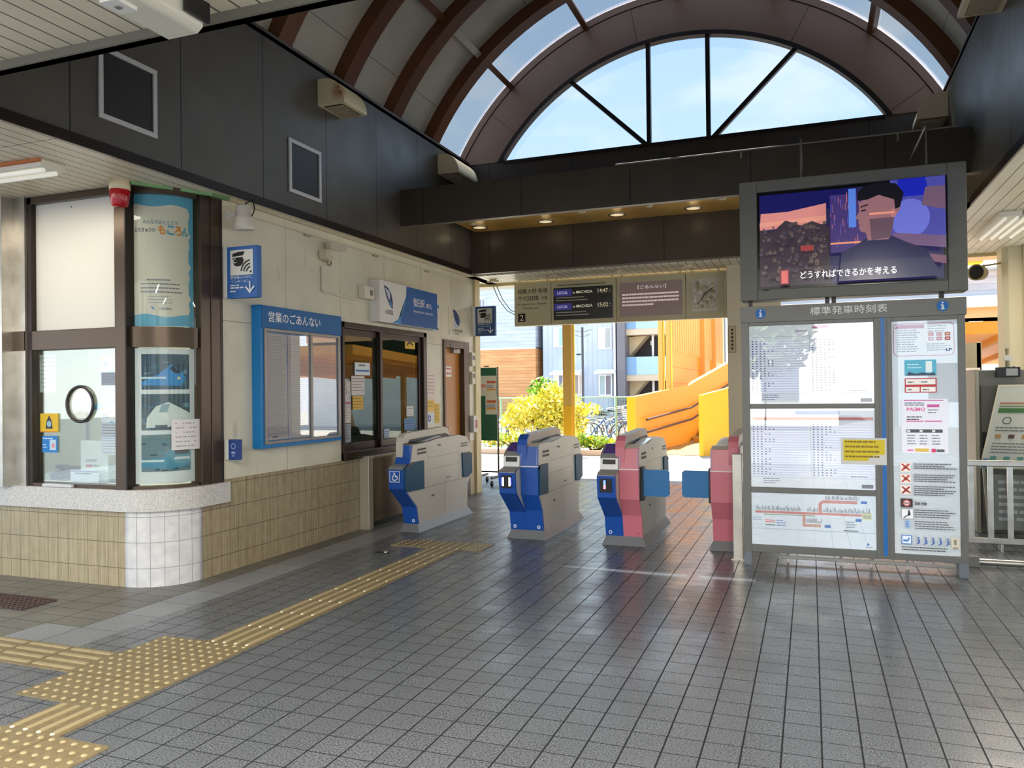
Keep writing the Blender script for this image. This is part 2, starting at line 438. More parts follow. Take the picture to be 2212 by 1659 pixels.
def ground():
    mb = MB(); mb.box(-45, 30, 12.6, 70, -0.3, -0.002, M_PAVE)
    struct(mb.build('ground'))
    mb = MB(); mb.box(-45, 30, -40, -6, -0.3, -0.002, M_ASPH); mb.box(-45, -14, -6, 12.6, -0.3, -0.003, M_ASPH); mb.box(7, 30, -6, 12.6, -0.3, -0.003, M_PAVE)
    struct(mb.build('road'))
ground()

# --- left wall with its window and door openings
def wall_left():
    mb = MB()
    ys = [5.14, 7.18, 7.53, 8.47, 9.14, 9.66, 10.50, 10.72, 10.9]; zs = [0, 0.78, 2.20, 2.25, 3.14]
    for i in range(len(ys) - 1):
        for j in range(len(zs) - 1):
            cy = (ys[i] + ys[i + 1]) / 2; cz = (zs[j] + zs[j + 1]) / 2
            if 7.18 < cy < 9.14 and 0.78 < cz < 2.25: continue
            if 9.66 < cy < 10.5 and cz < 2.2: continue
            m = M_TILEY if cz < 0.78 else M_WALL
            if cy > 10.72: m = M_CREAM
            if cy > 7.53 and cz < 0.78 and cy < 10.72: m = mat((196, 176, 138), 0.4)
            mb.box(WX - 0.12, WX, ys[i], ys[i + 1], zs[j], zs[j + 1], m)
    struct(mb.build('wall_left'))
    mb = MB(); mb.box(WX, WX + 0.03, 10.72, 10.9, 0, 3.14, M_CREAM)
    struct(mb.build('trim_1'))
wall_left()
# --- booth front: straight tiled part and the rounded white corner
CCX, CCY, CR = -5.03, 5.14, 0.40
def arcp(r, a0=-90, a1=0, n=14):
    return [(CCX + r * math.cos(math.radians(a0 + (a1 - a0) * i / n)), CCY + r * math.sin(math.radians(a0 + (a1 - a0) * i / n))) for i in range(n + 1)]
def wall_front():
    mb = MB()
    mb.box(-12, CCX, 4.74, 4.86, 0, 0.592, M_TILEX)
    struct(mb.build('wall_front'))
    mb = MB(); o_ = arcp(CR); i_ = arcp(CR - 0.1)
    mb.prism(o_ + i_[::-1], 2, 0, 0.592, M_TILEW, True)
    for k in range(1, 6):
        a = math.radians(-90 + 15 * k); x = CCX + (CR + 0.0006) * math.cos(a); y = CCY + (CR + 0.0006) * math.sin(a); t = (-math.sin(a) * 0.002, math.cos(a) * 0.002)
        mb.add([(x - t[0], y - t[1], 0), (x + t[0], y + t[1], 0), (x + t[0], y + t[1], 0.6), (x - t[0], y - t[1], 0.6)], [(0, 1, 2, 3)], mat((160, 158, 158)))
    struct(mb.build('wall_corner'))
wall_front()
def counter():
    r = CR + 0.06
    pts = [(-12, 4.68), (CCX, 4.68)] + arcp(r)[1:] + [(WX + 0.06, 5.41), (WX - 0.3, 5.41), (WX - 0.3, 5.2), (-5.2, 5.06), (-12, 5.06)]
    mb = MB((-5.2, 4.9, 0.59)); mb.prism(pts, 2, 0.595, 0.762, M_GRANITE)
    tag(mb.build('counter', bevel=0.008), 'pale speckled granite ledge curving round the corner of the ticket booth', 'counter')
counter()

# --- booth window walls
def booth_windows():
    F = M_BRONZE
    w = thing('window_1', 'bronze framed window of the ticket booth', 'window', (-5.55, 4.78, 0.77)); w['kind'] = 'structure'
    o = (-5.55, 4.78, 0.77)
    mb = MB(o)
    mb.box(-6.05, -6.0, 4.72, 4.82, 0.76, 3.14, M_BRONZED); mb.box(-6.05, -4.97, 4.72, 4.82, 3.08, 3.14, F)
    mb.box(-6.0, -5.09, 4.72, 4.82, 1.875, 2.035, F); mb.box(-6.0, -5.09, 4.72, 4.82, 0.76, 0.79, F)
    mb.box(-5.09, -4.97, 4.71, 4.83, 0.76, 3.14, F)
    mb.box(-4.985, -4.968, 4.705, 4.83, 0.76, 3.14, M_BRONZED)
    mb.build('window_frame', w, 0.004)
    mb = MB(o); mb.box(-6.0, -5.09, 4.765, 4.775, 2.035, 3.08, mat((222, 219, 210), 0.35))
    p = Print(mb, (-6.0, 4.765, 2.035), Xp, Zp); p.circ(0.40, 1.0, 0.008, (120, 116, 108))
    mb.build('white_panel', w)
    mb = MB(o); mb.box(-6.0, -5.09, 4.77, 4.776, 0.79, 1.875, G_CLEAR); mb.build('pane', w)
    # curved corner window
    w = thing('window_2', 'curved bronze framed corner window of the ticket booth', 'window', (-4.75, 4.95, 0.77)); w['kind'] = 'structure'
    o = (-4.75, 4.95, 0.77); mb = MB(o)
    for z0, z1 in ((0.76, 0.785), (1.875, 2.035), (3.08, 3.14)):
        a = arcp(CR - 0.002, -82, -4, 16); b = arcp(CR - 0.08, -82, -4, 16); mb.prism(a + b[::-1], 2, z0, z1, F, True)
    mb.box(WX - 0.10, WX + 0.012, 5.13, 5.24, 0.76, 3.14, F); mb.box(WX - 0.10, WX + 0.02, 5.24, 5.36, 0.76, 3.14, F)
    mb.box(WX - 0.10, WX + 0.024, 5.345, 5.372, 0.76, 3.14, M_BRONZED)
    mb.build('window_frame', w, 0.003)
    mb = MB(o); mb.ribbon(arcp(CR - 0.02, -82, -2, 20), 2, 0.785, 3.08, G_CLEAR, True); mb.build('pane', w)
    # steel clad post left of the window
    mb = MB(); mb.box(-6.31, -6.185, 4.60, 4.80, 0.762, 3.14, M_STEEL); mb.box(-6.185, -6.05, 4.70, 4.80, 0.762, 3.14, M_STEEL)
    struct(mb.build('trim_2'))
    mb = MB(); mb.box(-6.185, -6.05, 4.69, 4.70, 1.875, 2.035, F); struct(mb.build('trim_3'))
    mb = MB(); mb.box(-12, -6.31, 4.76, 4.86, 0.765, 3.14, mat((214, 208, 196), 0.4)); struct(mb.build('wall_booth'))
booth_windows()
# room behind
def room():
    mb = MB(); C = mat((112, 122, 110), 0.6)
    mb.box(-9, -4.75, 10.8, 10.9, 0, 3.14, C); struct(mb.build('wall_back_room')); mb = MB(); mb.box(-9.1, -9, 5.1, 10.9, 0, 3.14, C)
    struct(mb.build('wall_side_room'))
    mb = MB(); mb.box(-9, -4.75, 5.06, 10.8, 2.95, 3.0, mat((226, 232, 220), 0.5)); struct(mb.build('ceiling_room'))
    for i, (x, y, lab) in enumerate(((-5.9, 6.4, 'white fluorescent batten on the booth ceiling, nearer the small booth window'), (-6.2, 8.9, 'white fluorescent batten on the booth ceiling, behind the sliding window'))):
        t = thing('ceiling_lamp', lab, 'lamp', (x, y, 2.93), 'fluorescent battens inside the booth')
        mb = MB((x, y, 2.93)); mb.box(x - 0.6, x + 0.6, y - 0.09, y + 0.09, 2.90, 2.95, M_WHITE); mb.build('housing', t, 0.006)
        mb = MB((x, y, 2.93)); mb.tube([(x - 0.57, y, 2.88), (x + 0.57, y, 2.88)], 0.02, mat((255, 250, 236), 0.4, emit=9.0)); mb.build('tube', t)
        l = bpy.data.lights.new('batten_light', 'AREA'); l.shape = 'RECTANGLE'; l.size = 1.1; l.size_y = 0.1; l.energy = (55, 2.5)[i]; l.color = (1.0, 0.98, 0.9)
        lo = bpy.data.objects.new('batten_light', l); COL.objects.link(lo); lo.parent = t; lo.location = (0, 0, -0.1)
room()

# --- ticket office window (sliding) in the left wall
def office_window():
    o = (WX, 8.16, 0.78)
    w = thing('window_3', 'dark bronze sliding window of the ticket office', 'window', o); w['kind'] = 'structure'
    D = mat((50, 34, 26), 0.35, 0.25)
    mb = MB(o)
    mb.box(WX - 0.1, WX + 0.03, 7.18, 9.14, 2.19, 2.25, D); mb.box(WX - 0.1, WX + 0.05, 7.18, 9.14, 0.78, 0.87, D)
    mb.box(WX - 0.1, WX + 0.03, 7.18, 7.22, 0.78, 2.25, D); mb.box(WX - 0.1, WX + 0.03, 9.05, 9.14, 0.78, 2.25, D)
    mb.build('window_frame', w, 0.004)
    for nm, y0, y1, x in (('sash', 7.22, 8.10, WX - 0.06), ('sash', 8.02, 9.05, WX - 0.02)):
        mb = MB(o)
        mb.box(x - 0.015, x + 0.015, y0, y1, 2.12, 2.19, D); mb.box(x - 0.015, x + 0.015, y0, y1, 0.87, 0.95, D)
        mb.box(x - 0.015, x + 0.015, y0, y0 + 0.05, 0.95, 2.12, D); mb.box(x - 0.015, x + 0.015, y1 - 0.07, y1, 0.95, 2.12, D)
        f = mb.build(nm, w, 0.003)
        mb = MB(o); mb.box(x - 0.003, x + 0.003, y0 + 0.05, y1 - 0.07, 0.95, 2.12, G_DARK); mb.build('pane', f)
office_window()
# --- door in the left wall
def door():
    o = (WX, 10.08, 0)
    d = thing('door_1', 'orange brown door in a dark frame beyond the ticket office window', 'door', o); d['kind'] = 'structure'
    D = mat((82, 62, 46), 0.35, 0.3)
    mb = MB(o); mb.box(WX - 0.1, WX + 0.025, 9.66, 9.71, 0, 2.2, D); mb.box(WX - 0.1, WX + 0.025, 10.32, 10.5, 0, 2.2, D); mb.box(WX - 0.1, WX + 0.025, 9.71, 10.32, 2.1, 2.2, D)
    mb.build('door_frame', d, 0.004)
    mb = MB(o); mb.box(WX - 0.09, WX - 0.05, 9.71, 10.32, 0.02, 2.1, mat((190, 122, 42), 0.3)); lf = mb.build('door_leaf', d, 0.003)
    mb = MB(o); mb.tube([(WX - 0.05, 9.76, 1.0), (WX - 0.0, 9.76, 1.0), (WX - 0.0, 9.88, 1.0)], 0.011, M_STEEL); mb.build('handle', lf)
    mb = MB(o); mb.box(WX - 0.05, WX + 0.0, 10.02, 10.24, 2.03, 2.09, mat((150, 142, 130), 0.4, 0.4)); mb.bar((WX - 0.0, 10.1, 2.08), (WX + 0.02, 9.86, 2.13), 0.02, 0.02, M_BRONZED); mb.build('door_closer', lf)
    mb, p = sheet('notice', (WX - 0.049, 9.86, 1.70), Yp, Zp, 0.18, 0.14, (244, 236, 226), 0.002, org=o)
    p.lines(0.02, 0.10, 0.14, 1, 0.03, 0.022, (200, 50, 40), 0.05, 0.05); p.lines(0.02, 0.035, 0.14, 1, 0.03, 0.022, (200, 50, 40), 0.05, 0.05)
    mb.build('door_notice', lf)
door()

# --- upper dark panels
def fascias():
    mb = MB(); mb.box(-4.63, -4.48, 1.0, 10.45, 3.15, 4.73, M_FASCIA); mb.box(-4.63, -4.465, 1.0, 10.3, 3.142, 3.215, M_BRONZED)
    struct(mb.build('wall_upper_left'))
    mb = MB(); mb.box(1.4, 1.55, 1.0, 10.45, 3.15, 4.73, M_FASCIA); mb.box(1.385, 1.55, 1.0, 8.25, 3.142, 3.215, M_BRONZED)
    struct(mb.build('wall_upper_right'))
    mb = MB(); mb.box(-4.48, 1.4, 10.3, 10.45, 3.155, 4.69, M_BEAM)
    struct(mb.build('wall_rear'))
    mb = MB(); mb.box(-4.48, 1.4, 8.25, 8.33, 3.44, 3.87, M_BEAM); mb.box(-4.48, 1.4, 8.33, 10.3, 3.79, 3.86, M_BEAM)
    struct(mb.build('beam_front'))
    mb = MB(); mb.box(-4.40, 1.4, 8.33, 10.3, 3.74, 3.78, M_GOLD); struct(mb.build('ceiling_beam'))
    mb = MB(); mb.box(-4.48, 1.4, 2.74, 2.80, 3.10, 6.9, mat((120, 116, 104), 0.5)); struct(mb.build('wall_gable'))  # unseen end wall, put in to keep outside light out of the vault
fascias()
def ceilings():
    mb = MB(); mb.box(-12, -4.48, -1.0, 11.3, 3.14, 3.20, M_SLAT); struct(mb.build('ceiling_left'))
    mb = MB(); mb.box(-4.48, 1.4, -1.0, 2.76, 3.14, 3.20, M_SLAT); struct(mb.build('ceiling_front'))
    mb = MB(); mb.box(-12, 1.4, 2.755, 2.80, 3.10, 3.19, mat((112, 104, 88), 0.4)); struct(mb.build('trim_4'))
    mb = MB(); mb.box(1.4, 6.0, -1.0, 11.3, 3.14, 3.20, M_SLAT); struct(mb.build('ceiling_right'))
    mb = MB(); mb.box(-4.63, 1.4, 10.45, 11.3, 3.14, 3.20, M_SLAT); struct(mb.build('ceiling_rear'))
    mb = MB(); mb.box(-12, 6.0, 11.3, 11.36, 3.10, 3.24, M_CREAM); struct(mb.build('trim_5'))
    mb = MB(); mb.box(-12, -4.63, -1, 11.3, 3.22, 3.3, M_GREY); mb.box(1.55, 6, -1, 11.3, 3.22, 3.3, M_GREY); mb.box(-4.6, 1.5, 10.46, 11.3, 3.22, 3.3, M_GREY); struct(mb.build('roof'))
    mb = MB(); mb.box(-12, 2.8, 11.36, 14.6, 3.50, 3.58, M_GREY); struct(mb.build('roof_platform'))  # unseen slab, sized to keep the sun off the floor behind the gates
ceilings()

# --- barrel vault
VX, VZ, VR = -1.55, 3.13, 3.5
def vp(r, a): return (VX + r * math.cos(math.radians(a)), VZ + r * math.sin(math.radians(a)))
def varc(r, a0=22, a1=158, n=48): return [vp(r, a0 + (a1 - a0) * i / n) for i in range(n + 1)]
def vault():
    mb = MB(); mb.prism(varc(VR) + varc(VR + 0.07)[::-1], 1, 2.80, 9.16, M_VAULT, True)
    struct(mb.build('ceiling_vault'))
    mb = MB()
    for x0, x1 in ((-5.1, -4.48), (1.4, 2.0)): mb.box(x0, x1, 2.8, 10.45, 4.66, 4.70, M_FASCIA)
    struct(mb.build('trim_6'))
    for k, y in enumerate((3.90, 4.95, 6.0, 7.07, 8.11, 9.146)):
        mb = MB((VX, y, 4.7)); mb.prism(varc(3.35) + varc(3.5)[::-1], 1, y, y + 0.2, M_RIB, True)
        tag(mb.build('roof_rib'), ['brown curved roof rib nearest the white slatted ceiling, mostly hidden', 'brown curved roof rib just past the edge of the near ceiling', 'brown curved roof rib, furthest left of those in view', 'brown curved roof rib rising behind the rusty vent hood', 'brown curved roof rib between the hood rib and the glazed roof bay', 'brown curved roof rib edging the glazed roof bay'][k], 'roof rib', 'curved ribs under the vault', 'structure')
    for a in (48.5, 69.5, 90, 110.5, 131.5):
        mb = MB(); c0 = vp(3.405, a); c1 = vp(3.5, a); t = (-(c1[1] - c0[1]), c1[0] - c0[0]); L = math.hypot(*t); t = (t[0] / L * 0.035, t[1] / L * 0.035)
        mb.prism([(c0[0] - t[0], c0[1] - t[1]), (c0[0] + t[0], c0[1] + t[1]), (c1[0] + t[0], c1[1] + t[1]), (c1[0] - t[0], c1[1] - t[1])], 1, 9.34, 10.3, M_RIB)
        struct(mb.build('purlin'))
    # purlins on the closed part of the vault
    for a in (48.5, 131.5):
        mb = MB(); c0 = vp(3.43, a); c1 = vp(3.5, a); t = (-(c1[1] - c0[1]), c1[0] - c0[0]); L = math.hypot(*t); t = (t[0] / L * 0.04, t[1] / L * 0.04)
        q = [(c0[0] - t[0], c0[1] - t[1]), (c0[0] + t[0], c0[1] + t[1]), (c1[0] + t[0], c1[1] + t[1]), (c1[0] - t[0], c1[1] - t[1])]
        mb.prism(q, 1, 2.9, 8.11, M_RIB); mb.prism(q, 1, 8.31, 9.146, mat((196, 192, 182), 0.4))  # last stretch painted pale for the stronger light on it
        struct(mb.build('purlin'))
    mb = MB()
    for a in (118, 145, 62, 35, 90):
        c0 = vp(3.497, a - 0.06); c1 = vp(3.497, a + 0.06)
        mb.add([(c0[0], 2.9, c0[1]), (c1[0], 2.9, c1[1]), (c1[0], 9.14, c1[1]), (c0[0], 9.14, c0[1])], [(0, 1, 2, 3)], mat((110, 106, 98)))
    struct(mb.build('trim_7'))
    mb = MB(); mb.ribbon(varc(3.52), 1, 9.34, 10.34, G_ROOF, True); struct(mb.build('window_4'))
vault()
def lunette():
    mb = MB()
    def clip(r):
        a = math.degrees(math.asin((4.69 - VZ) / r)); return varc(r, a, 180 - a, 56)
    mb.prism(clip(3.5) + clip(3.415)[::-1], 1, 10.27, 10.45, M_BAND, True)
    mb.prism(clip(3.405) + clip(2.93)[::-1], 1, 10.285, 10.45, M_BAND, True)
    mb.prism(clip(3.416) + clip(3.404)[::-1], 1, 10.32, 10.44, M_BLACK, True)
    for a in (62, 100, 139, 33):
        c0 = vp(2.93, a); c1 = vp(3.40, a)
        mb.bar((c0[0], 10.283, c0[1]), (c1[0], 10.283, c1[1]), 0.004, 0.006, M_BLACK, (0, 1, 0))
    struct(mb.build('wall_arch'))
    w = thing('window_5', 'half round window above the dark beam', 'window', (VX, 10.36, 4.69)); w['kind'] = 'structure'; o = (VX, 10.36, 4.69)
    mb = MB(o); mb.prism(clip(2.95) + clip(2.895)[::-1], 1, 10.28, 10.40, M_BRONZED, True)
    mb.box(VX - 2.42, VX + 2.42, 10.28, 10.42, 4.66, 4.70, M_BRONZED); mb.build('window_frame', w)
    for x0, z0, x1, z1 in ((-1.93, 4.69, -1.93, 6.01), (-1.17, 4.69, -1.17, 6.01), (-1.96, 4.69, -2.98, 5.67), (-1.11, 4.69, -0.10, 5.67)):
        mb = MB(o); mb.bar((x0, 10.34, z0), (x1, 10.34, z1), 0.055, 0.07, M_BRONZED, (0, 1, 0)); mb.build('mullion', w)
    mb = MB(o); pts = clip(2.92); mb.add([(p[0], 10.37, p[1]) for p in pts], [tuple(range(len(pts)))], G_ARCH); mb.build('pane', w)
lunette()
# --- columns
def columns():
    mb = MB(); mb.box(-1.03, -0.35, 10.95, 11.2, 0, 3.14, mat((214, 204, 180), 0.45)); struct(mb.build('column_rear'))
    C = mat((206, 196, 164), 0.45)
    mb = MB(); ch = [(2.17, 11.26), (2.17, 10.98), (2.22, 10.9), (2.62, 10.9), (2.62, 11.26)]; mb.prism(ch, 2, 0, 3.14, C); mb.box(2.37, 2.42, 10.87, 10.9, 0, 3.14, C); struct(mb.build('column_right', bevel=0.006))
columns()

# ================================================================== TICKET GATES
BLUE = mat((30, 84, 176), 0.35); PINK = mat((214, 122, 138), 0.35); TEAL = mat((22, 84, 116), 0.5, spec=0.2); GBODY = mat((214, 208, 196), 0.42); SILV = mat((178, 178, 176), 0.35, 0.5)
FLAPB = mat((22, 112, 176), 0.3)
PR = [(7.60, .08), (7.56, .27), (7.29, .49), (7.265, .69), (7.30, .715), (7.41, .735)]           # front outline, reader side
PT = [(7.60, .08), (7.56, .29), (7.45, .46), (7.435, .75), (7.46, .94)]                            # front outline, tower side
REAR = [(9.0, .86), (9.03, .74), (9.04, .48), (8.92, .37), (8.90, .08)]
def gate(name, label, x0, x1, xm, left, right, reader, bar, flap=None, wheel=False, dy=0.0):
    """left/right: colour of each half's front or None; xm splits them"""
    xc = (x0 + x1) / 2; o = (xc, 8.2 + dy, 0)
    t = thing(name, label, 'ticket gate', o, 'ticket gates')
    Y = lambda pts: [(y + dy, z) for y, z in pts]
    # plinth
    mb = MB(o)
    a = [(x0 - .03, 7.54 + dy), (x1 + .04, 7.54 + dy), (x1 + .04, 8.97 + dy), (x0 - .03, 8.97 + dy)]; b = [(x0 + .005, 7.59 + dy), (x1 - .005, 7.59 + dy), (x1 - .005, 8.92 + dy), (x0 + .005, 8.92 + dy)]
    mb.add([(p[0], p[1], 0.0) for p in a] + [(p[0], p[1], .085) for p in b], [(0, 1, 5, 4), (1, 2, 6, 5), (2, 3, 7, 6), (3, 0, 4, 7), (4, 5, 6, 7), (3, 2, 1, 0)], mat((120, 122, 126), 0.4))
    mb.build('plinth', t)
    # body halves
    halves = []
    if left: halves.append((x0, xm if right else x1, left, reader))
    if right: halves.append((xm if left else x0, x1, right, False))
    mb = MB(o)
    for hx0, hx1, c, rd in halves:
        if rd: top = [(7.44, .80), (7.47, .93), (7.87, .945), (8.08, .965), (8.68, .975), (8.90, .945)] if wheel else [(7.43, .85), (7.50, .90), (7.62, .955), (8.40, .96), (8.86, .945)]
        else: top = [(7.55, .965), (7.9, .955), (8.25, .985), (8.6, .985), (8.86, .955)]
        mb.prism(Y((PR if rd else PT) + top + REAR), 0, hx0 + .004, hx1 - .004, GBODY)
    body = mb.build('body', t, 0.008)
    # seams, vents and latch marks on the outer side
    for xs, sgn in ((x1 - .004, 1), (x0 + .004, -1)):
        pr = Print(MB(o), (xs, 0, 0), Yp if sgn > 0 else (0, -1, 0), Zp); k = 1 if sgn > 0 else -1
        def yr(y, w): return (y + dy) if k > 0 else -(y + dy + w)
        for (y, z, w, h, c) in ((7.84, .768, .80, .004, (150, 144, 134)), (7.84, .638, .80, .004, (150, 144, 134)), (7.62, .448, 1.06, .005, (140, 134, 124)), (8.255, .09, .004, .355, (140, 134, 124)), (7.835, .455, .004, .40, (160, 154, 144)), (8.655, .455, .004, .40, (160, 154, 144)),
                                (7.60, .865, .20, .022, (70, 66, 60)), (7.60, .825, .20, .022, (70, 66, 60)), (8.74, .86, .18, .016, (110, 104, 96)), (8.74, .83, .18, .016, (110, 104, 96)),
                                (8.10, .885, .06, .016, (40, 40, 42)), (7.92, .335, .06, .018, (50, 50, 52)), (8.30, .50, .05, .014, (120, 116, 110)), (8.36, .50, .04, .014, (120, 116, 110))):
            pr.rect(yr(y, w), z, w, h, c)
        q = pr.mb.build('side_marks', t)
        # flap pockets with the folded flaps
        for nm, pts in (('flap_door', [(7.30, .712), (7.36, .735), (7.48, .752), (7.73, .752), (7.73, .445), (7.34, .455), (7.30, .49)]), ('flap_door', [(8.75, .752), (8.97, .752), (9.03, .725), (9.035, .49), (8.90, .45), (8.77, .46)])):
            if nm == 'flap_door' and pts[0][0] < 7.4 and not (sgn > 0 and reader and not right): pts = [(max(y, 7.465) if y < 7.6 else y, z) for y, z in pts]
            if flap and sgn == flap and pts[0][0] < 8: 
                mb = MB(o); mb.box(xs, xs + sgn * .03, 7.50 + dy, 7.62 + dy, .44, .76, M_BLACK); mb.build('flap_hinge', t, 0.003); continue
            mb = MB(o); mb.prism(Y(pts), 0, xs, xs + sgn * .016, TEAL)
            mb.prism(Y([(p[0] + .0, p[1]) for p in pts[:3]] + [(pts[2][0], pts[2][1] - .016), (pts[1][0], pts[1][1] - .016)]), 0, xs, xs + sgn * .019, M_BLACK)
            mb.build(nm, t, 0.003)
    if flap:
        xs = x1 if flap > 0 else x0; L = .27 * flap
        mb = MB(o); z0, z1 = .485, .735
        pts = [(xs + flap * .02, z0), (xs + L - flap * .02, z0), (xs + L, z0 + .02), (xs + L, z1 - .02), (xs + L - flap * .02, z1), (xs + flap * .02, z1)]
        mb.prism(pts, 1, 7.52 + dy, 7.55 + dy, FLAPB); mb.build('open_flap', t, 0.012)
    # coloured front panels
    for hx0, hx1, c, rd in halves:
        mb = MB(o); f = PR + ([(7.44, .80), (7.47, .93)] if wheel else []) if rd else PT
        f = Y(f); mb.prism([(y - .010, z) for y, z in f] + [(y + .02, z) for y, z in f[::-1]], 0, hx0, hx1, c)
        mb.build('front_panel', t, 0.003)
        zt = .735 if rd else .735
        mb = MB(o)
        if not rd or wheel:
            mb.prism(Y([(7.421, .738), (7.421, .748), (7.46, .748), (7.46, .738)]), 0, hx0 - .001, hx1 + .001, M_WHITE)
            fr = [(7.43, .76), (7.455, .93)]
            for xa, xb in ((hx0 + .005, hx0 + .011), (hx1 - .011, hx1 - .005)): mb.ribbon(Y([(y - .014 + (.012 if wheel else 0), z) for y, z in fr]), 0, xa, xb, mat((150, 176, 220)))
            mb.build('front_trim', t)
    if reader:
        hx0, hx1 = halves[0][0], halves[0][1]
        mb = MB(o); mb.prism(Y([(7.262, .68), (7.262, .698), (7.30, .722), (7.41, .742), (7.41, .735), (7.30, .712)]), 0, hx0, hx1, SILV); mb.build('lip', t)
        if wheel:
            mb, p = sheet('sign', (hx0 + .025, 7.248 + dy, .565), Xp, Zp, hx1 - hx0 - .05, .115, (36, 92, 190), .002, org=o)
            w = hx1 - hx0 - .05; W_ = (240, 242, 246)
            p.rect(0, 0, w, .006, W_); p.rect(0, .109, w, .006, W_); p.rect(0, 0, .006, .115, W_); p.rect(w - .006, 0, .006, .115, W_)
            p.circ(w * .46, .092, .010, W_); p.poly([(w * .42, .08), (w * .52, .078), (w * .54, .055), (w * .72, .052), (w * .80, .028), (w * .87, .03), (w * .77, .066), (w * .62, .066), (w * .60, .078), (w * .50, .086)], W_)
            p.arc(w * .50, .045, .020, .030, 100, 345, W_)
            mb.build('wheelchair_sign', t)
        else:
            mb, p = sheet('screen', (hx0 + .03, 7.250 + dy, .545), Xp, Zp, hx1 - hx0 - .06, .125, (10, 10, 16), .004, org=o, emit=0.0)
            w = hx1 - hx0 - .06; p.emit = 2.0
            if right == PINK or c == PINK:
                p.rect(w * .32, .03, .02, .035, (255, 120, 130)); p.rect(w * .32, .065, .02, .045, (90, 120, 255))
            else:
                for xx in (w * .10, w * .72): p.rect(xx, .02, .018, .035, (240, 240, 255)); p.rect(xx, .055, .018, .05, (230, 230, 255)); 
                p.rect(w * .02, .03, .008, .07, (70, 70, 255)); p.rect(w * .92, .03, .008, .07, (70, 70, 255))
            mb.build('display', t)
            # sloping card reader head
            mb = MB(o); mb.prism(Y([(7.405, .735), (7.42, .85), (7.455, .885), (7.61, .965), (7.75, .965), (7.75, .735)]), 0, hx0 - .006, hx1 - .006, SILV); hd = mb.build('reader_head', t, 0.006)
            mb = MB(o); mb.prism(Y([(7.458, .892), (7.608, .970), (7.611, .966), (7.461, .887)]), 0, hx0 + .012, hx1 - .018, mat((84, 66, 150), 0.25)); mb.build('touch_pad', hd)
            mb = MB(o); mb.prism(Y([(7.408, .79), (7.417, .835), (7.43, .835), (7.42, .79)]), 0, hx0 + .02, hx1 - .03, M_BLACK); mb.build('slot_display', hd)
    if bar:
        bx0, bx1 = bar
        mb = MB(o); mb.prism(Y([(7.44, .95), (7.46, 1.01), (7.53, 1.055), (8.45, 1.085), (8.56, 1.06), (8.62, .97), (8.5, 1.01), (7.6, .985), (7.56, .95)]), 0, bx0, bx1, mat((206, 198, 184) if wheel else (168, 152, 138), 0.4))
        b = mb.build('top_rail', t, 0.012)
        mb = MB(o); mb.prism(Y([(7.56, .95), (7.6, .985), (8.5, 1.01), (8.6, .975), (8.4, .965), (7.7, .945)]), 0, bx0 + .02, bx1 - .004, M_BLACK); mb.build('ticket_slot', t)
        c = halves[-1][2]
        mb = MB(o); mb.prism(Y([(7.432, .75), (7.432, .95), (7.452, 1.012), (7.525, 1.058), (7.54, 1.05), (7.47, 1.0), (7.45, .94), (7.45, .75)]), 0, bx0 - .004, bx1 + .004, c if not wheel else GBODY); mb.build('rail_front', t, 0.004)
        mb = MB(o); mb.prism(Y([(7.80, .957), (8.22, .992), (8.22, .986), (7.80, .951)]), 0, bx1 + .01, x1 - .02, mat((196, 206, 220), 0.15)); mb.prism(Y([(7.62, .962), (7.78, .958), (7.78, .952), (7.62, .956)]), 0, bx1 + .01, x1 - .02, M_BLACK); mb.build('ticket_tray', t)
    # round arrows near the foot
    for hx0, hx1, c, rd in halves:
        p = Print(MB(o), (x0, 7.574 + dy, .1), Xp, Zp)
        xx = hx1 - x0 - .045 if c is not PINK else hx1 - x0 - .04
        wc = (214, 222, 240) if c is not PINK else (96, 100, 130)
        if rd and not wheel: p.circ(hx0 - x0 + .05, .02, .018, wc); p.circ(hx0 - x0 + .05, .02, .010, (36, 92, 190)); q = Print(MB(o), (x0, 7.574 + dy, .1), Xp, Zp); q.rect(hx0 - x0 + .06, .085, .05, .008, wc); q.mb.build('foot_label', t)
        else: p.circ(xx, .02, .018 if c is not PINK else .009, wc); p.rect(xx - .006, .012, .012, .016, (36, 92, 190) if c is not PINK else (180, 90, 110))
        p.mb.build('foot_mark', t)
    return t
gate('ticket_gate', 'wide aisle ticket gate with a wheelchair sign on its blue front, nearest the office wall', -4.12, -3.95, -4.0, BLUE, None, True, (-4.115, -4.045), wheel=True)
gate('ticket_gate', 'double ticket gate with two blue fronts side by side, standing alone', -2.885, -2.535, -2.715, BLUE, BLUE, True, (-2.745, -2.655))
gate('ticket_gate', 'ticket gate with one blue and one pink front and an open blue flap', -1.88, -1.52, -1.705, BLUE, PINK, True, (-1.735, -1.655), flap=1, dy=-.05)
gate('ticket_gate', 'pink fronted ticket gate half hidden behind the steel post', -.865, -.60, -.7, None, PINK, False, (-.70, -.62), flap=-1, dy=-.03)

# steel post
t = thing('guard_post', 'brushed steel flat post on the floor between the pink gate and the timetable board', 'post', (-.61, 7.2, 0))
mb = MB((-.61, 7.2, 0)); mb.box(-.65, -.565, 7.16, 7.23, 0.0, .925, M_STEEL); mb.build('post', t, 0.006)
mb = MB((-.61, 7.2, 0)); mb.box(-.665, -.55, 7.145, 7.245, 0.0, .012, M_STEEL); mb.build('base_plate', t)

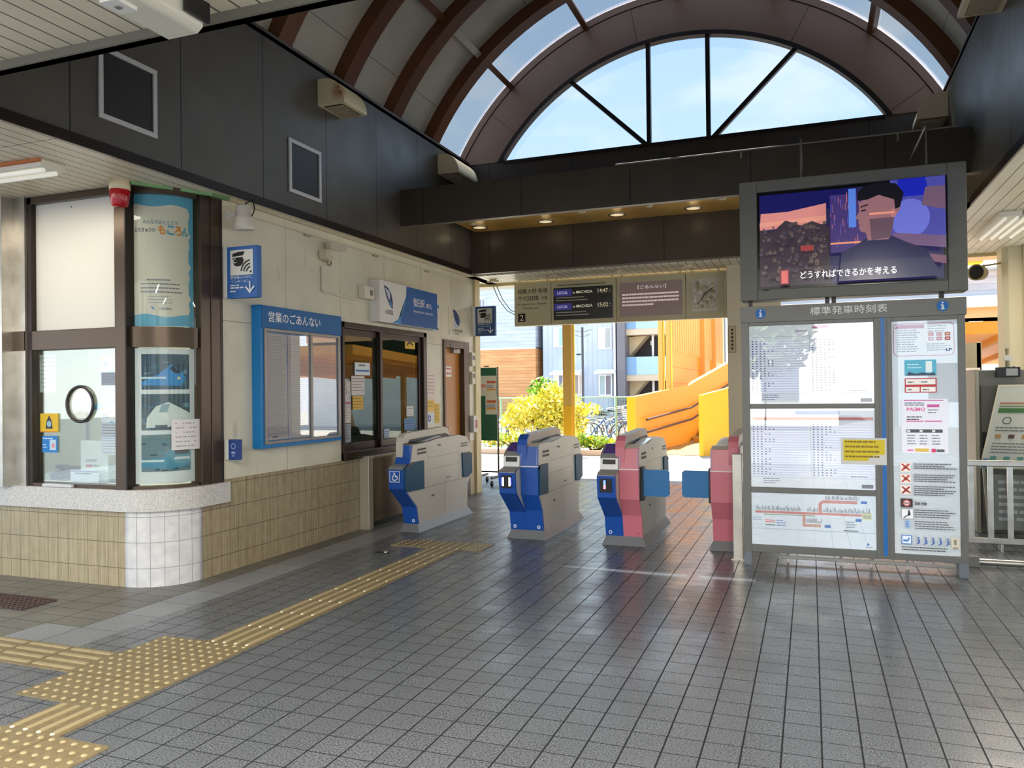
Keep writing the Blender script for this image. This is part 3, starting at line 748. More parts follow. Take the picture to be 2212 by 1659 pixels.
# ================================================================== TIMETABLE BOARD
BG = mat((108, 108, 106), 0.4, 0.2)
def board():
    o = (.295, 7.06, 0)
    t = thing('timetable_board', 'grey standing timetable board with three panels and a narrow poster column', 'information board', o)
    mb = MB(o); mb.box(-.545, 1.13, 7.02, 7.14, .115, 2.05, BG)
    mb.build('cabinet', t, 0.006)
    mb = MB(o); y0 = 6.995
    for x0, x1, z0, z1 in ((-.545, -.482, .115, 2.05), (.48, .515, .115, 2.05), (.578, .612, .115, 2.05), (1.078, 1.13, .115, 2.05), (-.482, .48, 2.02, 2.05), (-.482, .48, 1.322, 1.362), (-.482, .48, .615, .662), (-.482, .48, .115, .178), (.612, 1.078, 2.015, 2.05), (.612, 1.078, .115, .165)):
        mb.box(x0, x1, y0, 7.03, z0, z1, BG)
    mb.build('door_frame', t, 0.003)
    mb = MB(o); mb.box(.515, .578, 7.0, 7.03, .115, 2.05, BG); mb.box(.531, .562, 6.997, 7.03, .14, 2.05, mat((20, 110, 190), 0.35)); mb.build('centre_strip', t)
    # header with lettering
    mb, p = sheet('header', (-.55, 6.985, 2.05), Xp, Zp, 1.69, .135, BG, .155, org=o)
    p.text('標準発車時刻表', .555, .042, .58, .068, (240, 240, 238), .004)
    for cx in (.165, 1.525):
        p.circ(cx, .072, .042, (24, 112, 196)); p.circ(cx, .098, .007, (240, 246, 250)); p.rect(cx - .007, .048, .014, .034, (240, 246, 250)); p.rect(cx - .014, .076, .01, .006, (240, 246, 250)); p.rect(cx - .014, .045, .028, .007, (240, 246, 250))
    mb.build('header', t, 0.0)
    for x0, x1 in ((-.545, -.482), (1.062, 1.13)):
        mb = MB(o); mb.box(x0, x1, 7.0, 7.13, 0, .116, mat((110, 118, 126), 0.4, 0.3)); mb.build('leg', t, 0.003)
    for x0, x1, z0, z1 in ((-.482, .48, 1.362, 2.02), (-.482, .48, .662, 1.322), (-.482, .48, .178, .615), (.612, 1.078, .165, 2.015)):
        mb = MB(o); mb.box(x0, x1, 7.006, 7.010, z0, z1, G_BOARD); mb.build('glass_pane', t)
    Wp = (236, 238, 244)  # faint glow in the sheets below stands in for bright reflections
    # two timetables
    rg = random.Random(3)
    for z0, hh, c0, seed in ((1.362, .658, (150, 120, 160), 1), (.662, .66, (196, 108, 84), 2)):
        mb, p = sheet('timetable', (-.482, 7.016, z0), Xp, Zp, .962, hh, Wp, .003, org=o, emit=.22)
        p.rect(0, hh - .10, .962, .006, (200, 205, 220)); p.rect(.478, .10, .003, hh - .16, (170, 180, 205))
        if seed == 1: p.rect(.50, hh - .035, .13, .025, (196, 130, 170)); p.rect(.36, hh - .06, .10, .014, (190, 170, 200))
        else: p.rect(.02, hh - .095, .93, .022, (206, 112, 92)); p.rect(.36, hh - .05, .34, .03, (90, 132, 196))
        for i in range(21):
            p.rect(.02, .10 + i * (hh - .22) / 21, .44, (hh - .22) / 42, (222, 222, 240), True); p.rect(.485, .10 + i * (hh - .22) / 21, .46, (hh - .22) / 42, (222, 222, 240), True)
        p.k += 1
        for half, x in ((0, .02), (1, .495)):
            for i in range(21):
                z = .106 + i * (hh - .22) / 21
                for j in range(rg.randint(3, 6)): p.rect(x + j * .032, z, .013, .009, (100, 104, 136) if j else (64, 70, 120), True)
        p.k += 1
        p.lines(.10, .07, .14, 3, .018, .006, (120, 124, 140)); p.lines(.78, .10, .15, 1, .02, .008, (80, 84, 110)); p.rect(.86, .012, .085, .03, (90, 92, 100)); p.rect(.0, .085, .962, .003, (180, 190, 210))
        mb.build('timetable', t)
    # route map
    mb, p = sheet('route_map', (-.482, 7.016, .178), Xp, Zp, .962, .437, (228, 235, 244), .003, org=o, emit=.22)
    R_ = (206, 112, 104)
    p.rect(.03, .265, .83, .020, R_); p.rect(.10, .252, .40, .007, (120, 150, 110)); p.rect(.53, .265, .026, .085, R_); p.arc(.575, .345, .02, .045, 90, 180, R_); p.rect(.575, .365, .25, .025, R_)
    p.rect(.405, .185, .024, .085, (200, 140, 120)); p.rect(.405, .165, .14, .024, (200, 140, 120)); p.rect(.86, .24, .07, .06, (226, 224, 180))
    for i in range(34): p.rect(.035 + i * .0108, .292, .004, .012 + .03 * rg.random(), (70, 74, 84), True)
    for i in range(8): p.rect(.445 + i * .0105, .292, .004, .012 + .03 * rg.random(), (70, 74, 84), True)
    for i in range(34): p.rect(.565 + i * .0105, .292, .004, .012 + .03 * rg.random(), (70, 74, 84), True)
    for i in range(26): p.rect(.585 + i * .010, .396, .004, .012 + .028 * rg.random(), (70, 74, 84), True)
    for i in range(12): p.rect(.44 + i * .010, .198, .004, .012 + .03 * rg.random(), (70, 74, 84), True)
    for i in range(9): p.rect(.865 + i * .007, .25, .003, .02 + .03 * rg.random(), (70, 80, 70), True)
    p.k += 1
    for x, y in ((.85, .37), (.575, .165), (.81, .225)): p.rect(x, y, .045, .022, (50, 110, 190))
    p.rect(.11, .205, .08, .006, (210, 90, 80)); p.rect(.11, .19, .08, .006, (210, 90, 80)); p.rect(.11, .165, .08, .006, (70, 90, 80)); p.lines(.20, .205, .08, 3, .02, .007, (110, 120, 170)); p.rect(.0, .135, .962, .003, (150, 160, 180)); p.lines(.72, .145, .14, 1, .02, .007, (90, 96, 110)); p.lines(.01, .225, .08, 2, .018, .006, (150, 160, 180)); p.lines(.74, .215, .08, 3, .02, .007, (130, 136, 150)); p.circ(.90, .045, .01, (90, 130, 190)); p.lines(.88, .02, .06, 1, .02, .006, (150, 150, 160))
    mb.build('route_map', t)
    # poster column
    mb, p = sheet('poster_column', (.612, 7.016, .165), Xp, Zp, .466, 1.85, (232, 234, 234), .003, org=o, emit=.18)
    D = (100, 104, 110); RD = (176, 58, 92)
    p.rrect(.012, 1.57, .434, .262, .035, RD); p.rrect(.018, 1.576, .422, .250, .031, (236, 234, 232)); p.poly([(.02, 1.79), (.235, 1.79), (.235, 1.82), (.045, 1.82)], RD)
    p.lines(.04, 1.772, .17, 10, .0185, .007, D); p.lines(.26, 1.80, .16, 3, .02, .008, (140, 130, 130)); p.lines(.25, 1.66, .17, 4, .016, .006, D)
    for i in range(3):
        for j in range(2): p.rect(.262 + i * .058, 1.69 + j * .036, .038, .028, (178, 92, 90) if j == 0 else (190, 120, 110)); p.rect(.27 + i * .058, 1.70 + j * .036, .022, .007, (236, 220, 216))
    p.text('LP', .385, 1.605, .04, .022, (60, 80, 150), .03)
    p.rect(.09, 1.415, .225, .125, (90, 178, 206)); p.rect(.24, 1.44, .045, .088, (226, 236, 242)); p.lines(.11, 1.50, .11, 2, .025, .007, (214, 238, 246)); p.poly([(.10, 1.415), (.12, 1.445), (.17, 1.43), (.22, 1.44), (.26, 1.43), (.30, 1.44), (.31, 1.415)], (60, 74, 96))
    p.rect(.09, 1.28, .225, .115, (178, 58, 66)); p.rect(.097, 1.345, .21, .043, (238, 234, 230)); p.rect(.097, 1.287, .098, .038, (238, 234, 230)); p.rect(.203, 1.287, .104, .038, (238, 234, 230))
    p.lines(.11, 1.36, .05, 1, .02, .008, D); p.lines(.205, 1.36, .06, 1, .02, .008, D); p.lines(.11, 1.30, .045, 1, .02, .008, D); p.lines(.215, 1.30, .05, 1, .02, .008, D)
    p.rect(.06, .80, .33, .43, (230, 232, 244)); p.rect(.08, 1.215, .28, .007, (196, 96, 160)); p.lines(.085, 1.195, .15, 2, .016, .007, D); p.text('PASMO', .10, 1.135, .13, .028, (214, 110, 160), .03); p.rect(.245, 1.165, .085, .022, (196, 96, 160)); p.lines(.25, 1.14, .075, 2, .02, .006, D)
    p.lines(.10, 1.085, .12, 2, .02, .008, (50, 50, 56)); p.rect(.095, 1.05, .12, .010, (206, 120, 166)); p.rect(.225, 1.05, .12, .010, (206, 120, 166))
    p.rect(.095, .965, .255, .026, (78, 84, 90))
    for i in range(3): p.rect(.10 + i * .088, .969, .022, .018, (220, 224, 226)); p.lines(.10 + i * .088, .94, .07, 4, .022, .006, D)
    p.rect(.155, .815, .095, .026, (222, 190, 90)); p.rect(.27, .812, .03, .028, (208, 70, 110)); p.rect(.305, .815, .055, .020, (90, 100, 100)); p.rect(.10, .82, .04, .012, (226, 130, 180))
    for z, c in ((.655, (188, 70, 62)), (.565, (196, 80, 70)), (.475, (150, 60, 56)), (.375, (60, 44, 48)), (.285, (232, 234, 236)), (.215, (150, 178, 220)), (.085, (60, 112, 186))):
        if z == .375: p.rect(.045, z, .085, .068, c); p.circ(.087, z + .034, .026, (226, 196, 192)); p.arc(.087, z + .034, .020, .026, 0, 360, (190, 60, 60)); p.rect(.07, z + .03, .034, .007, (80, 60, 60))
        elif z == .285: p.rect(.048, z, .085, .078, (150, 152, 160)); p.rect(.051, z + .003, .079, .072, c); p.poly([(.09, z + .02), (.115, z + .03), (.105, z + .07), (.097, z + .07)], (40, 42, 60)); p.poly([(.06, z + .01), (.085, z + .03), (.09, z + .025), (.07, z + .006)], (60, 60, 70))
        elif z == .215: p.rect(.075, z, .035, .055, c); p.lines(.08, z + .045, .025, 4, .013, .005, (70, 100, 170))
        elif z == .085: p.rect(.045, z, .075, .072, (220, 230, 244)); p.rect(.045, z, .075, .006, c); p.rect(.045, z + .066, .075, .006, c); p.rect(.045, z, .006, .072, c); p.rect(.114, z, .006, .072, c); p.rect(.058, z + .022, .036, .014, c); p.poly([(.09, z + .02), (.105, z + .05), (.098, z + .055), (.084, z + .03)], c)
        else: p.rect(.045, z, .075, .072, (238, 226, 222)); p.poly([(.05, z + .012), (.062, z + .005), (.115, z + .058), (.105, z + .068)], c); p.poly([(.11, z + .008), (.117, z + .018), (.062, z + .066), (.052, z + .058)], c); p.circ(.083, z + .036, .014, (150, 60, 60))
    for z, n in ((.715, 3), (.63, 4), (.54, 5)): p.lines(.14, z, .31, n, .0165, .007, (74, 78, 86), .35, .02)
    p.text('禁煙', .14, .395, .09, .024, (60, 62, 68), .02); p.lines(.14, .355, .31, 4, .018, .007, (74, 78, 86), .3, .02); p.lines(.14, .265, .31, 4, .018, .007, (84, 88, 96), .3, .02); p.lines(.045, .06, .33, 2, .02, .008, (70, 72, 80), .1, .02)
    for i in range(5):
        x = .165 + i * .051; p.circ(x, .142, .007, (74, 104, 170)); p.poly([(x - .006, .132), (x + .008, .132), (x + .012, .10), (x - .014, .088), (x - .018, .092), (x - .004, .104)], (74, 104, 170))
    p.rect(.392, .07, .055, .085, (196, 190, 176)); p.rect(.41, .10, .018, .04, (130, 124, 110)); p.circ(.42, .075, .02, (150, 140, 124), .008)
    mb.build('poster_column', t)
    # yellow note taped on the front
    mb, p = sheet('taped_note', (.225, 6.990, .868), Xp, Zp, .338, .215, (226, 226, 224), .002)
    p.poly([(.018, .03), (.20, .03), (.21, .055), (.24, .075), (.325, .082), (.325, .20), (.018, .20)], (232, 208, 40))
    p.lines(.03, .178, .28, 4, .04, .014, (150, 122, 20), .15, .03)
    tag(mb.build('taped_note'), 'torn yellow notice in a clear sleeve taped to the second timetable panel', 'notice')
board()
# low pipe barrier behind the board
t = thing('low_barrier', 'low white pipe barrier on the floor under the timetable board', 'barrier', (.4, 7.22, 0))
mb = MB((.4, 7.22, 0)); mb.tube([(-.28, 7.2, .045), (1.12, 7.2, .045)], .016, mat((204, 198, 188), 0.4)); mb.build('pipe', t)
for x in (-.2, .22, .45, .72):
    mb = MB((.4, 7.22, 0)); mb.tube([(x, 7.2, .045), (x, 7.2, .2)], .013, mat((204, 198, 188), 0.4)); mb.tube([(x, 7.2, .045), (x, 7.2, 0.0)], .012, mat((204, 198, 188), 0.4)); mb.build('stub', t)

# ================================================================== HANGING SCREEN
def tv():
    o = (.30, 7.09, 2.2)
    t = thing('video_screen', 'large video screen in a wide grey frame mounted above the timetable board', 'screen', o)
    G2 = mat((104, 104, 98), 0.45)
    mb = MB(o); mb.box(-.545, 1.155, 7.02, 7.20, 2.235, 3.242, G2)
    mb.box(-.545, -.405, 6.99, 7.02, 2.235, 3.242, G2); mb.box(1.02, 1.155, 6.99, 7.02, 2.235, 3.242, G2); mb.box(-.405, 1.02, 6.99, 7.02, 2.235, 2.325, G2); mb.box(-.405, 1.02, 6.99, 7.02, 3.148, 3.242, G2)
    mb.build('housing', t, 0.006)
    for x in (-.47, .14, .19, .98):
        mb = MB(o); mb.box(x - .017, x + .017, 7.06, 7.10, 2.186, 2.236, M_BLACK); mb.build('bracket', t)
    mb = MB(o); mb.box(-.36, -.31, 6.985, 6.99, 2.31, 2.322, M_BLACK); mb.build('sensor', t)
    for x in (-.05, .9):
        mb = MB(o); mb.tube([(x, 7.15, 3.24), (x, 7.15, 3.60), (x, 8.25, 3.62)], .008, M_GREY); mb.build('hanger', t)
    mb, p = sheet('screen', (-.405, 7.012, 2.325), Xp, Zp, 1.425, .823, (8, 8, 14), .004, org=o, coat=1.0, rough=0.2)
    p.emit = 0.36; p.coat = 1.0
    w, h = 1.425, .823
    x0, y0, w2, h2 = .022, .022, w - .05, h - .05
    p.rect(x0, y0, w2, h2, (44, 42, 84))
    # night sky, and a pink strip of outdoor reflection painted into the picture
    p.rect(x0, y0 + h2 * .80, w2 * .55, h2 * .20, (20, 22, 92))
    p.poly([(x0, y0 + h2 * .62), (x0 + w2 * .38, y0 + h2 * .64), (x0 + w2 * .38, y0 + h2 * .86), (x0 + w2 * .16, y0 + h2 * .80), (x0 + .01, y0 + h2 * .80)], (222, 142, 136))
    p.poly([(x0 + .0, y0 + h2 * .66), (x0 + w2 * .38, y0 + h2 * .68), (x0 + w2 * .38, y0 + h2 * .73), (x0, y0 + h2 * .70)], (232, 158, 138))
    # dark trees, painted as the screen's reflection of the street
    rg = random.Random(5)
    p.poly([(x0, y0), (x0 + w2 * .40, y0), (x0 + w2 * .40, y0 + h2 * .60), (x0 + w2 * .30, y0 + h2 * .68), (x0 + w2 * .24, y0 + h2 * .64), (x0 + w2 * .15, y0 + h2 * .71), (x0 + w2 * .08, y0 + h2 * .60), (x0, y0 + h2 * .62)], (62, 52, 62))
    for i in range(170):
        p.circ(x0 + .015 + rg.random() * w2 * .375, y0 + h2 * (.06 + .60 * rg.random()), .006 + .014 * rg.random(), rg.choice([(84, 72, 74), (50, 42, 54), (102, 86, 84), (72, 66, 84)]), None, 7)
    p.rect(x0 + w2 * .115, y0 + .0, .075, .12, (120, 52, 66)); p.rect(x0 + w2 * .125, y0 + .006, .05, .104, (222, 110, 110)); p.rect(x0 + w2 * .235, y0 + h2 * .34, .10, .045, (150, 60, 60))
    # middle buildings with lights
    p.rect(x0 + w2 * .40, y0 + h2 * .30, w2 * .20, h2 * .60, (66, 52, 112))
    for i in range(40): p.rect(x0 + w2 * (.40 + .18 * rg.random()), y0 + h2 * (.34 + .5 * rg.random()), .004, .02 + .06 * rg.random(), rg.choice([(200, 120, 110), (110, 90, 180), (150, 100, 120), (80, 90, 200)]), True)
    p.k += 1
    p.rect(x0 + w2 * .50, y0 + h2 * .55, w2 * .04, h2 * .40, (90, 130, 220)); p.rect(x0 + w2 * .40, y0 + h2 * .385, w2 * .20, .014, (236, 150, 118))
    # right hand glow and blurred foreground
    p.poly([(x0 + w2 * .70, y0 + h2 * .40), (x0 + w2, y0 + h2 * .34), (x0 + w2, y0 + h2), (x0 + w2 * .72, y0 + h2)], (74, 74, 160))
    p.circ(x0 + w2 * .82, y0 + h2 * .60, .14, (104, 112, 206), .15); p.poly([(x0 + w2 * .76, y0 + h2 * .82), (x0 + w2 * .92, y0 + h2 * .82), (x0 + w2 * .90, y0 + h2), (x0 + w2 * .76, y0 + h2)], (24, 36, 176))
    p.poly([(x0 + w2 * .88, y0 + h2 * .72), (x0 + w2, y0 + h2 * .66), (x0 + w2, y0 + h2 * .90), (x0 + w2 * .90, y0 + h2 * .90)], (112, 86, 110))
    p.poly([(x0 + w2 * .70, y0 + h2 * .36), (x0 + w2, y0 + h2 * .28), (x0 + w2, y0 + h2 * .40), (x0 + w2 * .74, y0 + h2 * .46)], (110, 84, 120))
    p.poly([(x0 + w2 * .74, y0 + h2 * .22), (x0 + w2, y0 + h2 * .12), (x0 + w2, y0 + h2 * .20), (x0 + w2 * .84, y0 + h2 * .25)], (116, 76, 96))
    # person in a dark jersey seen from the side
    p.poly([(x0 + w2 * .44, y0), (x0 + w2 * .46, y0 + h2 * .30), (x0 + w2 * .54, y0 + h2 * .36), (x0 + w2 * .58, y0 + h2 * .42), (x0 + w2 * .72, y0 + h2 * .44), (x0 + w2 * .80, y0 + h2 * .36), (x0 + w2 * .90, y0 + h2 * .28), (x0 + w2 * .98, y0)], (30, 32, 74))
    p.poly([(x0 + w2 * .555, y0 + h2 * .80), (x0 + w2 * .555, y0 + h2 * .70), (x0 + w2 * .535, y0 + h2 * .635), (x0 + w2 * .553, y0 + h2 * .62), (x0 + w2 * .55, y0 + h2 * .585), (x0 + w2 * .556, y0 + h2 * .56), (x0 + w2 * .553, y0 + h2 * .54), (x0 + w2 * .562, y0 + h2 * .50), (x0 + w2 * .59, y0 + h2 * .48), (x0 + w2 * .60, y0 + h2 * .40), (x0 + w2 * .71, y0 + h2 * .40), (x0 + w2 * .72, y0 + h2 * .56), (x0 + w2 * .77, y0 + h2 * .70), (x0 + w2 * .78, y0 + h2 * .84), (x0 + w2 * .70, y0 + h2 * .92)], (148, 104, 112))
    p.poly([(x0 + w2 * .62, y0 + h2 * .40), (x0 + w2 * .72, y0 + h2 * .42), (x0 + w2 * .74, y0 + h2 * .62), (x0 + w2 * .61, y0 + h2 * .62)], (98, 74, 88))
    p.circ(x0 + w2 * .735, y0 + h2 * .665, .022, (176, 116, 116), .036)
    p.poly([(x0 + w2 * .545, y0 + h2 * .82), (x0 + w2 * .55, y0 + h2 * .90), (x0 + w2 * .58, y0 + h2 * .96), (x0 + w2 * .66, y0 + h2 * .99), (x0 + w2 * .75, y0 + h2 * .96), (x0 + w2 * .79, y0 + h2 * .86), (x0 + w2 * .77, y0 + h2 * .72), (x0 + w2 * .745, y0 + h2 * .70), (x0 + w2 * .74, y0 + h2 * .80), (x0 + w2 * .66, y0 + h2 * .86), (x0 + w2 * .60, y0 + h2 * .82)], (18, 16, 26))
    p.poly([(x0 + w2 * .563, y0 + h2 * .755), (x0 + w2 * .60, y0 + h2 * .775), (x0 + w2 * .605, y0 + h2 * .762), (x0 + w2 * .565, y0 + h2 * .742)], (40, 28, 36)); p.poly([(x0 + w2 * .566, y0 + h2 * .715), (x0 + w2 * .592, y0 + h2 * .722), (x0 + w2 * .592, y0 + h2 * .708), (x0 + w2 * .566, y0 + h2 * .702)], (30, 24, 34))
    p.rect(x0 + w2 * .552, y0 + h2 * .558, .02, .008, (130, 70, 80)); p.rect(x0 + w2 * .61, y0 + h2 * .66, w2 * .13, .016, (232, 150, 124))
    p.emit = 0.7
    p.text('どうすればできるかを考える', x0 + w2 * .232, y0 + .035, w2 * .515, .062, (226, 226, 226), .008)
    mb.build('display', t)
tv()

# ================================================================== HANGING DEPARTURE SIGNS
def hang_signs():
    y = 11.12; k = y / 10.9; C = (206, 196, 160); zb, zt = 2.46, 3.10
    def unit(x0, x1, name, label):
        x0 *= k; x1 *= k; o = ((x0 + x1) / 2, y + .06, zb)
        t = thing(name, label, 'sign', o, 'hanging sign units over the gates')
        mb = MB(o); mb.box(x0, x1, y + .012, y + .13, zb, zt, mat(C, 0.5)); mb.build('casing', t, 0.004)
        for xx in (x0 + .07, x1 - .07):
            mb = MB(o); mb.tube([(xx, y + .07, zt), (xx, y + .07, 3.14)], .012, M_BEIGE); mb.build('hanger', t)
        return t, o, x0, x1
    # destination board
    t, o, x0, x1 = unit(-4.055, -3.495, 'destination_sign', 'beige hanging sign for platform 2 with destination names, leftmost of the hanging row')
    mb, p = sheet('face', (x0 + .005, y + .01, zb + .005), Xp, Zp, x1 - x0 - .01, zt - zb - .01, C, .003, org=o)
    K = (40, 34, 26)
    p.text('相模大野 新宿', .05, .47, .47, .075, K, .008); p.text('千代田線', .05, .365, .33, .075, K, .008); p.text('方面', .42, .375, .10, .055, K, .004)
    p.text('for Sagami-Ono, Shinjuku,', .045, .295, .47, .035, K, .006); p.text('Chiyoda Line', .12, .235, .26, .035, K, .006)
    p.rect(.055, .055, .115, .125, (24, 22, 20)); p.text('2', .082, .072, .06, .09, (228, 220, 190), .01)
    mb.build('sign_face', t)
    # led departures
    t, o, x0, x1 = unit(-3.485, -2.535, 'departure_display', 'dark departure display listing two local trains, in the hanging row')
    mb, p = sheet('screen', (-3.45 * k, y + .008, 2.525 * 1.0), Xp, Zp, .87 * k, .47, (52, 50, 44), .003, org=o, rough=.25); p.emit = .35
    for z, tm in ((.36, '14:47'), (.155, '15:02')):
        p.rect(.01, z - .015, .27, .10, (52, 48, 110)); p.text('LOCAL', .06, z + .015, .16, .042, (196, 190, 230), .004); p.text('for', .295, z + .015, .04, .032, (206, 200, 180), .004); p.text('MACHIDA', .35, z + .015, .24, .042, (206, 200, 180), .004); p.text(tm, .67, z + .01, .15, .06, (206, 196, 160), .004)
    p.emit = .12
    for z in (.315, .275, .10, .06): p.lines(.04, z, .50, 1, .02, .014, (150, 146, 130), .25, .02)
    p.lines(.84, .40, .03, 2, .03, .012, (150, 146, 130)); p.lines(.84, .20, .03, 2, .03, .012, (150, 146, 130))
    mb.build('display', t)
    mb, p = sheet('tag', (-3.40 * k, y + .008, 3.005), Xp, Zp, .80 * k, .05, C, .002, org=o); p.lines(.02, .02, .75, 1, .02, .014, (60, 54, 40), .1, .03); mb.build('top_lettering', t)
    # notice display
    t, o, x0, x1 = unit(-2.525, -1.575, 'notice_display', 'brown information display with a bracketed heading, in the hanging row')
    mb, p = sheet('screen', (-2.48 * k, y + .008, 2.53), Xp, Zp, .865 * k, .485, (128, 108, 104), .003, org=o, rough=.25, emit=.15); p.emit = .4
    p.text('【ごあんない】', .26, .385, .40, .05, (206, 190, 196), .006)
    for i in range(4): p.lines(.035, .30 - i * .05, .82 if i < 3 else .46, 1, .02, .024, (196, 176, 176), .04, .035)
    mb.build('display', t)
    # small picture case
    t, o, x0, x1 = unit(-1.565, -1.065, 'picture_case', 'small hanging case showing a blossom picture, right of the brown display')
    mb, p = sheet('picture', (-1.495 * k, y + .008, 2.55), Xp, Zp, .35 * k, .46, (214, 204, 190), .003, org=o, coat=.6)
    rg = random.Random(2); p.rect(.01, .02, .335, .02, (236, 232, 214))
    for i in range(60): p.circ(.03 + rg.random() * .29, .07 + rg.random() * .36, .012 + .016 * rg.random(), rg.choice([(226, 200, 196), (232, 220, 204), (190, 186, 140), (160, 158, 120), (236, 226, 220)]), None, 8)
    p.poly([(.08, .10), (.10, .11), (.20, .24), (.30, .32), (.30, .33), (.19, .255)], (96, 76, 66)); mb.build('picture', t)
    for xx in (-1.54, -1.095):
        mb = MB(o); mb.lathe((xx * k, y + .012, 2.505), [(0.0, .012), (.012, .01), (.014, 0)], M_WHITE, 12, (0, -1, 0)); mb.build('knob', t)
    t, o, x0, x1 = unit(-1.055, -.80, 'blank_sign', 'blank beige sign unit at the column end of the hanging row')
    mb = MB(o); mb.lathe((-1.035 * k, y + .012, 2.505), [(0.0, .012), (.012, .01), (.014, 0)], M_WHITE, 12, (0, -1, 0)); mb.build('knob', t)
    mb = MB(o); mb.box(x0 + .04, x1 - .01, y + .004, y + .012, zb + .13, zt - .06, mat((214, 200, 168), .4)); mb.build('cover', t, .003)
hang_signs()
# little fittings on the ceiling by the rear
for i, (x, yy, lab) in enumerate(((-4.36, 10.84, 'small beige ceiling fitting above the far intercom sign'), (-3.43, 10.85, 'small beige ceiling fitting above the destination sign'), (-2.46, 10.77, 'small beige ceiling fitting above the departure display'), (-1.5, 10.72, 'small beige ceiling fitting above the blossom picture'))):
    t = thing('ceiling_fitting', lab, 'lamp', (x, yy, 3.14), 'small fittings on the rear ceiling')
    mb = MB((x, yy, 3.14)); mb.lathe((x, yy, 3.14), [(.05, 0), (.05, -.012), (.03, -.03), (.0, -.032)], M_BEIGE); mb.build('base', t)
    for sx in (-1, 1):
        mb = MB((x, yy, 3.14)); mb.tube([(x, yy, 3.12), (x + sx * .09, yy, 3.11)], .014, M_BEIGE); mb.build('arm', t)
for i, (x, yy, r, lab) in enumerate(((-4.21, 10.0, .095, 'round downlight in the gold soffit, nearest the left panel'), (-3.26, 10.0, .095, 'second round downlight from the left in the gold soffit'), (-2.29, 9.98, .095, 'third round downlight from the left in the gold soffit'), (-1.33, 10.0, .095, 'round downlight in the gold soffit, nearest the video screen'), (-2.66, 9.62, .05, 'small sensor disc in the gold soffit between the second and third downlights'), (-1.81, 9.63, .05, 'small sensor disc in the gold soffit between the third and fourth downlights'), (-.94, 9.60, .05, 'small sensor disc in the gold soffit beside the video screen'), (-4.19, 9.72, .05, 'small sensor disc in the gold soffit beside the leftmost downlight'))):
    big = r > .06
    t = thing('downlight' if big else 'ceiling_sensor', lab, 'downlight' if big else 'sensor', (x, yy, 3.74), 'downlights in the gold soffit' if big else 'sensor discs in the gold soffit')
    mb = MB((x, yy, 3.74)); mb.lathe((x, yy, 3.74), [(r + .02, 0), (r + .02, -.008), (r, -.012), (r * .9, .0)] if big else [(r, 0), (r, -.012), (r * .6, -.025), (0, -.026)], M_STEEL if big else M_BEIGE, 24); mb.build('trim_ring' if big else 'disc', t)
    if big:
        mb = MB((x, yy, 3.74)); mb.lathe((x, yy, 3.74), [(r * .9, -.004), (r * .5, -.006), (0, -.007)], mat((255, 236, 190), 0.4, emit=.3), 24); mb.build('lens', t)
        l = bpy.data.lights.new('downlight_lamp', 'POINT'); l.energy = 0.12; l.color = (1, .82, .5); l.shadow_soft_size = .06
        lo = bpy.data.objects.new('downlight_lamp', l); COL.objects.link(lo); lo.parent = t; lo.location = (0, 0, -.12)

# ================================================================== VENT HOODS AND FRAMES ON THE DARK PANELS
def hood(xw, sgn, y, ln, z, lab, rust=False):
    o = (xw, y, z - .27); t = thing('vent_hood', lab, 'vent hood', o, 'beige vent hoods on the dark panels')
    H, D = .26, .30
    arc = [(0, z), (D * .25, z)] + [(D * .25 + D * .75 * math.sin(math.radians(a)), z - H + (H) * math.cos(math.radians(a)) * 1.0) for a in (15, 30, 45, 60, 75)] + [(D, z - H + .03), (D, z - H)]
    pts = [(xw + sgn * (px + .002), pz) for px, pz in arc] + [(xw + sgn * .002, z - H)]
    C = mat((238, 224, 188), .5)
    if rust:
        kk = NT('rusty_beige'); d = kk.n('ShaderNodeVectorMath'); d.operation = 'DISTANCE'; kk.link(kk.pos, d.inputs[0]); d.inputs[1].default_value = (xw + sgn * .24, y, z - .14)
        f = kk.math('MULTIPLY', kk.rng(d.outputs['Value'], .02, .11, 1, 0), kk.rng(kk.noise(30, 4), .3, .6, .3, 1)); kk.col(kk.mix(f, lin((238, 224, 188)), lin((176, 96, 30)))).rough(.55); C = kk.m
    mb = MB(o)
    n = len(pts); mb.prism(pts[:-1][:1] + pts[1:-1] + pts[-1:], 1, y, y + ln, C, False)
    mb.build('shell', t, .004)
    zb = z - H - .001; mb = MB(o); xa, xb = xw + sgn * .05, xw + sgn * (D - .04)
    mb.box(xa, xb, y + .04, y + ln - .04, zb - .004, zb, mat((34, 26, 20), .7))
    for i in range(8):
        yy = y + .06 + (ln - .12) * i / 7; mb.box(xa, xb, yy - .006, yy + .006, zb - .018, zb - .003, mat((190, 176, 146), .5))
    mb.build('grille', t)
hood(-4.48, 1, 6.59, .42, 4.57, 'rust stained beige vent hood on the left dark panel', True)
hood(-4.48, 1, 9.26, .62, 4.57, 'beige vent hood on the left dark panel beside the half round window')
hood(1.4, -1, 9.42, .42, 4.60, 'beige vent hood on the right dark panel above the beam end')
hood(1.4, -1, 6.52, .40, 4.585, 'beige vent hood high on the right dark panel, cut by the top of the picture')
